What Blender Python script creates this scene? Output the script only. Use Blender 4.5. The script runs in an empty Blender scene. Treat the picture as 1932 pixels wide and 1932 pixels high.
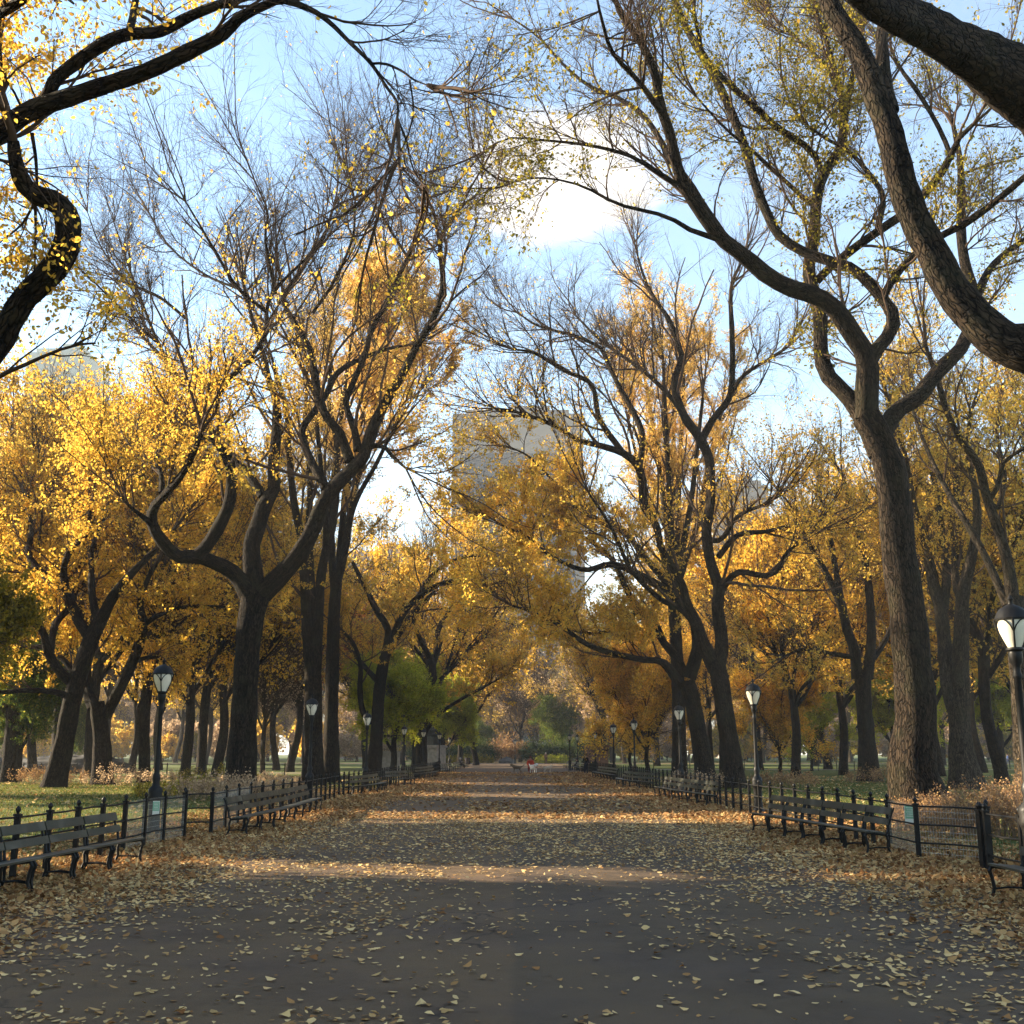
import bpy, math, random
import numpy as np
from mathutils import Vector, Matrix, Euler
R_ = math.radians
scene = bpy.context.scene
col = scene.collection

# ------------------------------------------------------------------ camera
F_U = 2090.0            # focal length in units of 1/1932 of the picture width
CAM_H = 1.8
PITCH = 12.287
cam_d = bpy.data.cameras.new("camera"); cam = bpy.data.objects.new("camera", cam_d); col.objects.link(cam)
cam.location = (0, 0, CAM_H)
cam.rotation_euler = (R_(90 + PITCH), 0, R_(0.127))
cam_d.sensor_width = 36; cam_d.lens = 36 * F_U / 1932; cam_d.clip_end = 5000; cam_d.clip_start = 0.1
scene.camera = cam
CM = np.array(cam.rotation_euler.to_matrix())
def ray(u, v):
    return CM @ np.array([(u - 966) / F_U, (966 - v) / F_U, -1.0])
def W(u, v, Y):
    d = ray(u, v); s = Y / d[1]
    return np.array([d[0] * s, Y, CAM_H + d[2] * s])
def G(px, py):                      # full-resolution pixel -> ground point
    d = ray(px / 1.0766, py / 1.0766); s = -CAM_H / d[2]
    return (d[0] * s, d[1] * s)

# ------------------------------------------------------------------ sun, sky, exposure
SUN_EL, SUN_AZ = 19.0, 74.0          # azimuth: degrees to the left of straight ahead
sd = np.array([-math.sin(R_(SUN_AZ)) * math.cos(R_(SUN_EL)), math.cos(R_(SUN_AZ)) * math.cos(R_(SUN_EL)), math.sin(R_(SUN_EL))])
sl = bpy.data.lights.new("sun", 'SUN'); sl.energy = 5.0; sl.angle = R_(0.5); sl.color = (1.0, 0.84, 0.60)
so = bpy.data.objects.new("sun", sl); col.objects.link(so)
so.rotation_euler = Vector(sd).to_track_quat('Z', 'Y').to_euler(); so.location = (-60, 20, 60)
world = bpy.data.worlds.new("World"); scene.world = world; world.use_nodes = True
nt = world.node_tree; nt.nodes.clear()
def wn(t, **kw):
    n = nt.nodes.new(t)
    for k, v in kw.items(): setattr(n, k, v)
    return n
out = wn('ShaderNodeOutputWorld'); sky = wn('ShaderNodeTexSky', sky_type='NISHITA', sun_disc=False)
sky.sun_elevation = R_(SUN_EL); sky.sun_rotation = R_(-SUN_AZ); sky.air_density = 1.0; sky.dust_density = 0.0; sky.ozone_density = 1.6
tc = wn('ShaderNodeTexCoord'); sep = wn('ShaderNodeSeparateXYZ')
nt.links.new(tc.outputs['Generated'], sep.inputs[0])
bg1 = wn('ShaderNodeBackground'); bg1.inputs['Strength'].default_value = 0.088
tint = wn('ShaderNodeMixRGB', blend_type='MULTIPLY'); tint.inputs[0].default_value = 1.0; tint.inputs[2].default_value = (0.97, 1.03, 1.0, 1)
nt.links.new(sky.outputs[0], tint.inputs[1]); nt.links.new(tint.outputs[0], bg1.inputs['Color'])
bg2 = wn('ShaderNodeBackground'); bg2.inputs['Color'].default_value = (0.98, 0.95, 0.92, 1); bg2.inputs['Strength'].default_value = 0.27
# cloud bank: a soft patch in one direction of the sky, broken by noise, with thin veils around it
cdir = ray(1045, 330); cdir = cdir / np.linalg.norm(cdir)
mp = wn('ShaderNodeMapping'); mp.inputs['Scale'].default_value = (1.0, 1.0, 2.6)
nt.links.new(tc.outputs['Generated'], mp.inputs[0])
nz = wn('ShaderNodeTexNoise'); nz.inputs['Scale'].default_value = 5.0; nz.inputs['Detail'].default_value = 7; nz.inputs['Roughness'].default_value = 0.55
nt.links.new(mp.outputs[0], nz.inputs['Vector'])
sub = wn('ShaderNodeVectorMath', operation='SUBTRACT'); sub.inputs[1].default_value = tuple(cdir)
nt.links.new(tc.outputs['Generated'], sub.inputs[0])
scl = wn('ShaderNodeVectorMath', operation='MULTIPLY'); scl.inputs[1].default_value = (1 / 0.088, 1 / 0.088, 1 / 0.060)
nt.links.new(sub.outputs[0], scl.inputs[0])
ln = wn('ShaderNodeVectorMath', operation='LENGTH'); nt.links.new(scl.outputs[0], ln.inputs[0])
def wmath(op, a, b=None, clamp=False):
    n = wn('ShaderNodeMath', operation=op, use_clamp=clamp)
    for i, x in enumerate((a, b)):
        if x is None: continue
        if isinstance(x, (int, float)): n.inputs[i].default_value = x
        else: nt.links.new(x, n.inputs[i])
    return n.outputs[0]
nn = wmath('MULTIPLY', wmath('SUBTRACT', nz.outputs[0], 0.5), 2.4)
blob = wmath('MULTIPLY', wmath('ADD', wmath('SUBTRACT', 1.10, ln.outputs['Value']), wmath('MULTIPLY', nn, 0.8)), 2.6, True)
veil = wmath('MULTIPLY', wmath('SUBTRACT', nz.outputs[0], 0.42), 1.9, True)
horiz = wmath('MULTIPLY', wmath('SUBTRACT', 0.30, sep.outputs['Z']), 3.0, True)
mx = wmath('MAXIMUM', blob, wmath('ADD', wmath('MULTIPLY', veil, 0.16), wmath('MULTIPLY', horiz, 0.85), True))
ms = wn('ShaderNodeMixShader'); nt.links.new(mx, ms.inputs[0]); nt.links.new(bg1.outputs[0], ms.inputs[1]); nt.links.new(bg2.outputs[0], ms.inputs[2])
nt.links.new(ms.outputs[0], out.inputs['Surface'])
scene.view_settings.view_transform = 'Standard'; scene.view_settings.look = 'None'
scene.view_settings.exposure = 2.35; scene.view_settings.gamma = 1.0
cy = scene.cycles
cy.max_bounces = 8; cy.diffuse_bounces = 6; cy.glossy_bounces = 2; cy.transmission_bounces = 6; cy.transparent_max_bounces = 6; cy.volume_bounces = 0
cy.sample_clamp_indirect = 4

# ------------------------------------------------------------------ materials
def newmat(name):
    m = bpy.data.materials.new(name); m.use_nodes = True; n = m.node_tree; n.nodes.clear()
    o = n.nodes.new('ShaderNodeOutputMaterial'); return m, n, o
def ramp(n, fac, stops, interp='LINEAR'):
    r = n.nodes.new('ShaderNodeValToRGB'); r.color_ramp.interpolation = interp
    e = r.color_ramp.elements
    while len(e) > 1: e.remove(e[-1])
    e[0].position = stops[0][0]; e[0].color = (*stops[0][1], 1)
    for p, c in stops[1:]:
        x = e.new(p); x.color = (*c, 1)
    n.links.new(fac, r.inputs[0]); return r.outputs[0]
def noise(n, scale, detail=4, vec=None, rough=0.55, mapscale=None):
    t = n.nodes.new('ShaderNodeTexNoise'); t.inputs['Scale'].default_value = scale; t.inputs['Detail'].default_value = detail
    t.inputs['Roughness'].default_value = rough
    if vec is None:
        vec = n.nodes.new('ShaderNodeTexCoord').outputs['Object']
    if mapscale:
        m = n.nodes.new('ShaderNodeMapping'); m.inputs['Scale'].default_value = mapscale; n.links.new(vec, m.inputs[0]); vec = m.outputs[0]
    n.links.new(vec, t.inputs['Vector']); return t.outputs[0]
def mixc(n, fac, a, b, mode='MIX'):
    m = n.nodes.new('ShaderNodeMixRGB'); m.blend_type = mode
    for i, x in ((0, fac), (1, a), (2, b)):
        if isinstance(x, (int, float)): m.inputs[i].default_value = x
        elif isinstance(x, tuple): m.inputs[i].default_value = (*x, 1)
        else: n.links.new(x, m.inputs[i])
    return m.outputs[0]
def mth(n, op, a, b=None, clamp=False):
    m = n.nodes.new('ShaderNodeMath'); m.operation = op; m.use_clamp = clamp
    for i, x in enumerate((a, b)):
        if x is None: continue
        if isinstance(x, (int, float)): m.inputs[i].default_value = x
        else: n.links.new(x, m.inputs[i])
    return m.outputs[0]
def surf(n, o, colr, rough=0.8, bump=None, bstr=0.5, bdist=0.02, spec=0.3, metal=0.0):
    b = n.nodes.new('ShaderNodeBsdfPrincipled')
    if isinstance(colr, tuple): b.inputs['Base Color'].default_value = (*colr, 1)
    else: n.links.new(colr, b.inputs['Base Color'])
    if isinstance(rough, float) or isinstance(rough, int): b.inputs['Roughness'].default_value = rough
    else: n.links.new(rough, b.inputs['Roughness'])
    b.inputs['Specular IOR Level'].default_value = spec; b.inputs['Metallic'].default_value = metal
    if bump is not None:
        bn = n.nodes.new('ShaderNodeBump'); bn.inputs['Strength'].default_value = bstr; bn.inputs['Distance'].default_value = bdist
        n.links.new(bump, bn.inputs['Height']); n.links.new(bn.outputs[0], b.inputs['Normal'])
    n.links.new(b.outputs[0], o.inputs['Surface']); return b
def leaf_mat(name, stops, clump=((0.75, 0.75, 0.75), (1.2, 1.2, 1.2)), trans=0.45, cscale=0.45):
    m, n, o = newmat(name)
    g = n.nodes.new('ShaderNodeNewGeometry')
    c = ramp(n, g.outputs['Random Per Island'], stops)
    nz = noise(n, cscale, 2)
    c = mixc(n, 1.0, c, ramp(n, nz, [(0.3, clump[0]), (0.7, clump[1])]), 'MULTIPLY')
    d = n.nodes.new('ShaderNodeBsdfDiffuse'); t = n.nodes.new('ShaderNodeBsdfTranslucent'); mi = n.nodes.new('ShaderNodeMixShader')
    n.links.new(c, d.inputs[0]); n.links.new(c, t.inputs[0]); mi.inputs[0].default_value = trans
    n.links.new(d.outputs[0], mi.inputs[1]); n.links.new(t.outputs[0], mi.inputs[2]); n.links.new(mi.outputs[0], o.inputs['Surface'])
    return m
M = {}
M['gold'] = leaf_mat('leaf_gold', [(0, (.56, .30, .05)), (.25, (.84, .52, .07)), (.6, (.92, .63, .10)), (.85, (.76, .41, .07)), (1, (.46, .40, .07))], trans=.6)
M['amber'] = leaf_mat('leaf_amber', [(0, (.50, .27, .05)), (.4, (.76, .48, .08)), (.7, (.84, .58, .11)), (1, (.46, .36, .10))], trans=.6)
M['orange'] = leaf_mat('leaf_orange', [(0, (.56, .34, .10)), (.4, (.82, .56, .15)), (.8, (.74, .47, .14)), (1, (.88, .68, .22))], trans=.6)
M['olive'] = leaf_mat('leaf_olive', [(0, (.12, .11, .02)), (.4, (.30, .24, .03)), (.75, (.50, .36, .04)), (1, (.16, .16, .03))])
M['lime'] = leaf_mat('leaf_lime', [(0, (.26, .30, .03)), (.5, (.50, .52, .05)), (1, (.66, .58, .07))], trans=.6)
M['green'] = leaf_mat('leaf_green', [(0, (.04, .08, .018)), (.5, (.10, .15, .025)), (.85, (.20, .24, .035)), (1, (.40, .34, .05))], trans=.5)
M['dgreen'] = leaf_mat('leaf_dark_green', [(0, (.02, .04, .012)), (.6, (.045, .075, .02)), (1, (.12, .13, .04))])
M['rust'] = leaf_mat('leaf_rust', [(0, (.17, .09, .045)), (.4, (.36, .20, .09)), (.8, (.54, .35, .16)), (1, (.26, .15, .07))], trans=0.3, cscale=1.2)
M['tan'] = leaf_mat('leaf_tan', [(0, (.30, .20, .11)), (.4, (.52, .36, .21)), (.8, (.66, .48, .30)), (1, (.38, .26, .15))], trans=.5)
M['redl'] = leaf_mat('leaf_red', [(0, (.25, .05, .02)), (.5, (.50, .11, .04)), (1, (.60, .22, .05))])
M['litter'] = leaf_mat('fallen_leaf', [(0, (.34, .19, .075)), (.25, (.62, .41, .17)), (.55, (.74, .52, .24)), (.8, (.46, .26, .10)), (1, (.22, .10, .04))], trans=0.12, cscale=0.6)
M['litterb'] = leaf_mat('fallen_leaf_brown', [(0, (.16, .075, .03)), (.3, (.30, .15, .06)), (.6, (.44, .25, .10)), (.85, (.52, .36, .16)), (1, (.20, .09, .04))], trans=0.12, cscale=0.6)
def bark(name, c0, c1, moss=(.07, .075, .04)):
    m, n, o = newmat(name)
    at = n.nodes.new('ShaderNodeAttribute'); at.attribute_name = 'bark_co'; tcn = at.outputs['Vector']
    a = noise(n, 13.0, 6, tcn, 0.66, (1, 1, .17)); b = noise(n, 1.3, 4, tcn)
    w = noise(n, 40, 3, tcn, 0.6, (1, 1, .5))
    vo = n.nodes.new('ShaderNodeTexVoronoi'); vo.feature = 'DISTANCE_TO_EDGE'; vo.inputs['Scale'].default_value = 15
    mpv = n.nodes.new('ShaderNodeMapping'); mpv.inputs['Scale'].default_value = (1, 1, .22)
    wv = n.nodes.new('ShaderNodeVectorMath'); wv.operation = 'ADD'; n.links.new(tcn, wv.inputs[0])
    nzv = n.nodes.new('ShaderNodeTexNoise'); nzv.inputs['Scale'].default_value = 6; n.links.new(tcn, nzv.inputs['Vector'])
    sc_ = n.nodes.new('ShaderNodeVectorMath'); sc_.operation = 'SCALE'; sc_.inputs['Scale'].default_value = .12; n.links.new(nzv.outputs['Color'], sc_.inputs[0]); n.links.new(sc_.outputs[0], wv.inputs[1])
    n.links.new(wv.outputs[0], mpv.inputs[0]); n.links.new(mpv.outputs[0], vo.inputs['Vector'])
    fur = ramp(n, vo.outputs['Distance'], [(0.0, (0,) * 3), (.16, (1,) * 3)])
    c = ramp(n, a, [(0.36, c0), (0.62, c1)])
    c = mixc(n, fur, tuple(x * .35 for x in c0), c)
    c = mixc(n, mth(n, 'MULTIPLY', mth(n, 'SUBTRACT', b, 0.5, True), 2.2, True), c, moss)
    h = mth(n, 'ADD', mth(n, 'ADD', mth(n, 'MULTIPLY', a, .8), mth(n, 'MULTIPLY', w, 0.3)), mth(n, 'MULTIPLY', fur, .9))
    surf(n, o, c, 0.92, h, 1.0, 0.05, 0.12); return m
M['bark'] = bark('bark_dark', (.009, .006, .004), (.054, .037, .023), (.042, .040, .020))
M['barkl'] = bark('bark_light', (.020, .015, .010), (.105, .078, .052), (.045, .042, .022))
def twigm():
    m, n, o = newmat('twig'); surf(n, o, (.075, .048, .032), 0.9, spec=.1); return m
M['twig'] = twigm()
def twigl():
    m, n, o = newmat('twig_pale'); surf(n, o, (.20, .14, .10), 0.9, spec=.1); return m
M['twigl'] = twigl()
def iron():
    m, n, o = newmat('painted_iron'); nz = noise(n, 30, 3)
    surf(n, o, ramp(n, nz, [(.3, (.006, .0055, .005)), (.75, (.014, .012, .010))]), ramp(n, nz, [(.3, (.40,) * 3), (.7, (.65,) * 3)]), nz, .15, .003, .22); return m
M['iron'] = iron()
def benchwood():
    m, n, o = newmat('bench_boards'); nz = noise(n, 5, 5, mapscale=(8, 8, 8)); n2 = noise(n, 2.0, 2)
    c = ramp(n, nz, [(.3, (.014, .016, .010)), (.7, (.040, .041, .026))])
    c = mixc(n, ramp(n, n2, [(.5, (0,) * 3), (.7, (1,) * 3)]), c, (.085, .08, .06))
    surf(n, o, c, 0.42, nz, .25, .004, .5); return m
M['board'] = benchwood()
def simple(name, c, rough=.7, spec=.3, var=.25, sc=6, metal=0.0):
    m, n, o = newmat(name); nz = noise(n, sc, 4)
    surf(n, o, ramp(n, nz, [(.3, tuple(x * (1 - var) for x in c)), (.7, tuple(min(1, x * (1 + var)) for x in c))]), rough, nz, .15, .01, spec, metal); return m
M['glass'] = simple('frosted_lamp_glass', (.72, .66, .52), .25, .5, .06)
def concrete(): return simple('stone', (.30, .27, .23), .9, .2, .25, 3)
M['stone'] = concrete()
M['redstone'] = simple('red_granite', (.26, .15, .11), .8, .3, .25, 5)
M['bronze'] = simple('dark_bronze', (.035, .035, .028), .5, .5, .3, 5)
M['rock'] = simple('schist_rock', (.085, .083, .080), .95, .2, .5, 1.2)
M['bin'] = simple('bin_metal', (.05, .03, .025), .6, .3)
def asphalt():
    m, n, o = newmat('asphalt_path'); tcn = n.nodes.new('ShaderNodeTexCoord').outputs['Object']
    fine = noise(n, 140, 3, tcn, .7); mid = noise(n, 0.55, 5, tcn, .6); mott = noise(n, 9, 5, tcn, .7)
    c = ramp(n, fine, [(.25, (.072, .041, .019)), (.55, (.138, .087, .044)), (.8, (.23, .155, .090))])
    c = mixc(n, ramp(n, mid, [(.42, (0,) * 3), (.68, (.7,) * 3)]), c, mixc(n, fine, (.07, .043, .028), (.14, .092, .062)))
    sp = n.nodes.new('ShaderNodeSeparateXYZ'); n.links.new(tcn, sp.inputs[0])
    def cracks(scale, wdt, warp):
        v = n.nodes.new('ShaderNodeTexVoronoi'); v.feature = 'DISTANCE_TO_EDGE'; v.inputs['Scale'].default_value = scale
        ad = n.nodes.new('ShaderNodeVectorMath'); ad.operation = 'ADD'; s2 = n.nodes.new('ShaderNodeVectorMath'); s2.operation = 'SCALE'; s2.inputs['Scale'].default_value = warp
        nn_ = n.nodes.new('ShaderNodeTexNoise'); nn_.inputs['Scale'].default_value = 1.6; nn_.inputs['Detail'].default_value = 6; n.links.new(tcn, nn_.inputs['Vector'])
        n.links.new(nn_.outputs['Color'], s2.inputs[0]); n.links.new(tcn, ad.inputs[0]); n.links.new(s2.outputs[0], ad.inputs[1]); n.links.new(ad.outputs[0], v.inputs['Vector'])
        return ramp(n, v.outputs['Distance'], [(0, (1,) * 3), (wdt, (0,) * 3)])
    stain = noise(n, .35, 6, tcn, .7); c = mixc(n, 1.0, c, ramp(n, stain, [(.32, (.68, .66, .64)), (.5, (1, 1, 1)), (.7, (1.22, 1.18, 1.12))]), 'MULTIPLY')
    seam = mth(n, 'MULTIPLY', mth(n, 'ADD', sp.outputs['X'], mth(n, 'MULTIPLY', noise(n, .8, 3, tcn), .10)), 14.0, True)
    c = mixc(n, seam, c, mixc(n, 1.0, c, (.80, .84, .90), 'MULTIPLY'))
    ck = mth(n, 'MULTIPLY', cracks(.22, .006, .9), ramp(n, mid, [(.44, (0,) * 3), (.54, (1,) * 3)]))
    c = mixc(n, mth(n, 'MULTIPLY', ck, .75), c, (.014, .010, .008))
    ax = mth(n, 'ABSOLUTE', mth(n, 'ADD', sp.outputs['X'], 0.0))
    e = mth(n, 'ADD', mth(n, 'MULTIPLY', mth(n, 'SUBTRACT', ax, 4.4), 0.42), mth(n, 'MULTIPLY', mth(n, 'SUBTRACT', mid, .5), 2.4), True)
    lit = ramp(n, mott, [(.3, (.045, .026, .017)), (.5, (.12, .068, .036)), (.72, (.22, .135, .070))])
    c = mixc(n, mth(n, 'MULTIPLY', e, ramp(n, mott, [(.3, (.25,) * 3), (.55, (1,) * 3)])), c, lit)
    # far away the fallen leaves merge into a tan speckle
    fy = mth(n, 'MULTIPLY', mth(n, 'SUBTRACT', sp.outputs['Y'], 26), 0.022, True)
    spk = noise(n, 3.2, 6, tcn, .8, (1, .35, 1)); band = noise(n, .16, 3, tcn, .5, (.5, 1.3, 1))
    k = mth(n, 'MULTIPLY', mth(n, 'MULTIPLY', fy, ramp(n, spk, [(.50, (0,) * 3), (.60, (.8,) * 3)])), ramp(n, band, [(.36, (.12,) * 3), (.6, (.8,) * 3)]))
    c = mixc(n, k, c, (.30, .21, .11))
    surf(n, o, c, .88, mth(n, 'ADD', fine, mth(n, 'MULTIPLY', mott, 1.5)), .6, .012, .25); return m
M['asphalt'] = asphalt()
def lawn():
    m, n, o = newmat('lawn'); tcn = n.nodes.new('ShaderNodeTexCoord').outputs['Object']
    a = noise(n, 6, 6, tcn, .75); b = noise(n, .12, 4, tcn, .6); s = noise(n, 14, 3, tcn, .8, (1, .5, 1))
    c = ramp(n, a, [(.3, (.045, .062, .018)), (.55, (.11, .135, .040)), (.75, (.17, .18, .06))])
    br = ramp(n, a, [(.3, (.06, .035, .02)), (.6, (.17, .105, .05)), (.8, (.27, .17, .08))])
    c = mixc(n, ramp(n, b, [(.58, (0,) * 3), (.72, (.7,) * 3)]), c, br)
    sp = n.nodes.new('ShaderNodeSeparateXYZ'); n.links.new(tcn, sp.inputs[0])
    ax = mth(n, 'ABSOLUTE', sp.outputs['X'])
    near = mth(n, 'SUBTRACT', 1.0, mth(n, 'MULTIPLY', mth(n, 'SUBTRACT', ax, 8.0), .35), True)
    c = mixc(n, mth(n, 'MULTIPLY', near, ramp(n, s, [(.35, (.3,) * 3), (.6, (1,) * 3)])), c, br)
    c = mixc(n, ramp(n, s, [(.60, (0,) * 3), (.68, (.7,) * 3)]), c, (.34, .25, .10))
    surf(n, o, c, .95, a, .8, .05, .1); return m
M['lawn'] = lawn()
M['sidepath'] = simple('pale_side_path', (.30, .25, .19), .9, .2, .3, 3)

# ------------------------------------------------------------------ mesh helpers
def mk_mesh(name, V, Fs, mats, smooth=True):
    """V (n,3); Fs list of (m,k) int arrays"""
    me = bpy.data.meshes.new(name)
    V = np.asarray(V, dtype=np.float32)
    Fs = [np.asarray(f, dtype=np.int32) for f in Fs if len(f)]
    nl = sum(f.size for f in Fs); npoly = sum(len(f) for f in Fs)
    me.vertices.add(len(V)); me.vertices.foreach_set('co', V.ravel())
    me.loops.add(nl); me.polygons.add(npoly)
    me.loops.foreach_set('vertex_index', np.concatenate([f.ravel() for f in Fs]))
    starts = []; s = 0
    for f in Fs:
        starts.append(s + np.arange(len(f)) * f.shape[1]); s += f.size
    me.polygons.foreach_set('loop_start', np.concatenate(starts).astype(np.int32))
    me.polygons.foreach_set('use_smooth', np.full(npoly, smooth))
    me.update(calc_edges=True)
    for m in (mats if isinstance(mats, (list, tuple)) else [mats]): me.materials.append(m)
    return me
def tag(o, label=None, cat=None, group=None, kind=None):
    if label: o['label'] = label
    if cat: o['category'] = cat
    if group: o['group'] = group
    if kind: o['kind'] = kind
    return o
def link(name, me, parent=None, loc=None):
    o = bpy.data.objects.new(name, me); col.objects.link(o)
    if parent: o.parent = parent
    if loc is not None: o.location = loc
    return o
def empty(name, loc=(0, 0, 0), rz=0):
    o = bpy.data.objects.new(name, None); col.objects.link(o); o.location = loc; o.rotation_euler = (0, 0, rz); o.empty_display_size = .3
    return o
def copy_tree(o, parent=None):
    c = o.copy(); col.objects.link(c); c.parent = parent
    for ch in list(o.children): copy_tree(ch, c)
    return c
class MB:
    def __init__(s): s.v = []; s.f4 = []; s.fn = []; s.n = 0
    def add(s, V, F):
        V = np.asarray(V, float)
        for f in F: (s.f4 if len(f) == 4 else s.fn).append([i + s.n for i in f])
        s.v.append(V); s.n += len(V)
    def box(s, c, d, rz=0, rx=0, bev=0):
        c = np.array(c); hx, hy, hz = d[0] / 2, d[1] / 2, d[2] / 2
        P = np.array([[x, y, z] for z in (-hz, hz) for x, y in ((-hx, -hy), (hx, -hy), (hx, hy), (-hx, hy))])
        if rx: P = P @ np.array(Matrix.Rotation(rx, 3, 'X')).T
        if rz: P = P @ np.array(Matrix.Rotation(rz, 3, 'Z')).T
        s.add(P + c, [(0, 3, 2, 1), (4, 5, 6, 7), (0, 1, 5, 4), (1, 2, 6, 5), (2, 3, 7, 6), (3, 0, 4, 7)])
    def beam(s, a, b, w, h, up=(0, 0, 1)):
        a = np.array(a, float); b = np.array(b, float); t = b - a; t /= np.linalg.norm(t)
        sx = np.cross(t, up); sx /= np.linalg.norm(sx); sy = np.cross(sx, t)
        V = [p + sx * i * w / 2 + sy * j * h / 2 for p in (a, b) for i, j in ((-1, -1), (1, -1), (1, 1), (-1, 1))]
        s.add(V, [(0, 1, 2, 3), (7, 6, 5, 4), (0, 4, 5, 1), (1, 5, 6, 2), (2, 6, 7, 3), (3, 7, 4, 0)])
    def tube(s, pts, r, sides=8, cap=True):
        P = np.array(pts, float); n = len(P); r = np.full(n, r) if np.isscalar(r) else np.array(r)
        V, F = tube_batch(P[None], r[None], sides); V = V.reshape(-1, 3)
        F = F.tolist()
        if cap: F += [list(range(sides))[::-1], [(n - 1) * sides + i for i in range(sides)]]
        s.add(V, F)
    def lathe(s, prof, c=(0, 0, 0), sides=12):
        n = len(prof); V = []
        for r, z in prof:
            for k in range(sides):
                a = 2 * math.pi * k / sides; V.append((c[0] + r * math.cos(a), c[1] + r * math.sin(a), c[2] + z))
        F = []
        for i in range(n - 1):
            for k in range(sides):
                F.append((i * sides + k, i * sides + (k + 1) % sides, (i + 1) * sides + (k + 1) % sides, (i + 1) * sides + k))
        F.append(tuple(range(sides))[::-1]); F.append(tuple((n - 1) * sides + k for k in range(sides)))
        s.add(V, F)
    def build(s, name, mat, parent=None, smooth=False, loc=None):
        me = bpy.data.meshes.new(name); V = np.concatenate(s.v)
        me.from_pydata(V.tolist(), [], s.f4 + s.fn); me.materials.append(mat)
        if smooth:
            me.polygons.foreach_set('use_smooth', [True] * len(me.polygons)); me.set_sharp_from_angle(angle=R_(40))
        return link(name, me, parent, loc)
def unit(a): return a / np.maximum(np.linalg.norm(a, axis=-1, keepdims=True), 1e-9)
def tube_batch(P, R, sides):
    """P (N,k,3) R (N,k) -> verts (N*k*sides,3), quads"""
    N, k, _ = P.shape
    T = np.empty_like(P); T[:, 1:-1] = P[:, 2:] - P[:, :-2]; T[:, 0] = P[:, 1] - P[:, 0]; T[:, -1] = P[:, -1] - P[:, -2]
    T = unit(T); D = unit(P[:, -1] - P[:, 0])
    ref = np.where(np.abs(D[:, 2:3]) < 0.8, np.array([[0, 0, 1.0]]), np.array([[1.0, 0, 0]]))
    ref = unit(ref - D * (ref * D).sum(-1, keepdims=True))
    B = np.empty_like(P); r = ref
    for i in range(k):
        r = unit(r - T[:, i] * (r * T[:, i]).sum(-1, keepdims=True)); B[:, i] = r
    C = np.cross(T, B)
    a = np.arange(sides) * 2 * np.pi / sides
    V = P[:, :, None] + R[:, :, None, None] * (np.cos(a)[None, None, :, None] * B[:, :, None] + np.sin(a)[None, None, :, None] * C[:, :, None])
    base = (np.arange(N) * k * sides)[:, None, None] + (np.arange(k - 1) * sides)[None, :, None]
    s = np.arange(sides)[None, None]; s2 = (s + 1) % sides
    F = np.stack([base + s, base + s2, base + sides + s2, base + sides + s], -1).reshape(-1, 4)
    return V.reshape(-1, 3), F
def cat_batches(bs):
    V = []; F = []; n = 0
    for v, f in bs: V.append(v); F.append(f + n); n += len(v)
    return np.concatenate(V), np.concatenate(F)
def resample(pts, rad, k):
    P = np.asarray(pts, float); r = np.asarray(rad, float)
    if len(P) == 2: P = np.array([P[0], (P[0] + P[1]) / 2, P[1]]); r = np.array([r[0], r.mean(), r[1]])
    n = len(P); t = np.concatenate([[0], np.cumsum(np.linalg.norm(np.diff(P, axis=0), axis=1))])
    q = np.linspace(0, t[-1], k); idx = np.clip(np.searchsorted(t, q, side='right') - 1, 0, n - 2)
    m = np.empty_like(P); m[1:-1] = (P[2:] - P[:-2]) / (t[2:] - t[:-2])[:, None]
    m[0] = (P[1] - P[0]) / (t[1] - t[0]); m[-1] = (P[-1] - P[-2]) / (t[-1] - t[-2])
    h = (t[idx + 1] - t[idx]); s = ((q - t[idx]) / h)[:, None]; h = h[:, None]
    out = (2 * s**3 - 3 * s**2 + 1) * P[idx] + (s**3 - 2 * s**2 + s) * h * m[idx] + (-2 * s**3 + 3 * s**2) * P[idx + 1] + (s**3 - s**2) * h * m[idx + 1]
    return out, np.interp(q, t, r)
def perp(rng, D):
    v = rng.normal(size=D.shape); v = v - D * (v * D).sum(-1, keepdims=True); return unit(v)
def grow_from(rng, pos, tan, L, r0, k, ang, trop, wig, taper=0.35, flat=0.0):
    """a batch of curved shoots from given points"""
    N = len(pos); a = rng.uniform(ang[0], ang[1], N)[:, None]
    pr = perp(rng, tan)
    if flat: pr = unit(pr * np.array([1, 1, 1 - flat]))
    D = unit(tan * np.cos(a) + pr * np.sin(a))
    P = np.empty((N, k, 3)); P[:, 0] = pos; st = (L / (k - 1))[:, None]
    cw = rng.normal(size=(N, 3)) * wig * .6
    for i in range(1, k):
        D = unit(D + np.array([0, 0, trop]) + cw + rng.normal(size=(N, 3)) * wig)
        P[:, i] = P[:, i - 1] + D * st
    return P, r0[:, None] * np.linspace(1, taper, k)[None]
def spawn(rng, P, R, per, tr):
    """points along a batch of shoots"""
    N, k, _ = P.shape
    idx = np.repeat(np.arange(N), per); t = rng.uniform(tr[0], tr[1], len(idx)) * (k - 1)
    i = np.minimum(t.astype(int), k - 2); f = (t - i)[:, None]
    p = P[idx, i] * (1 - f) + P[idx, i + 1] * f; T = unit(P[idx, i + 1] - P[idx, i])
    r = R[idx, i] * (1 - f[:, 0]) + R[idx, i + 1] * f[:, 0]
    return p, T, r, idx
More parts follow.
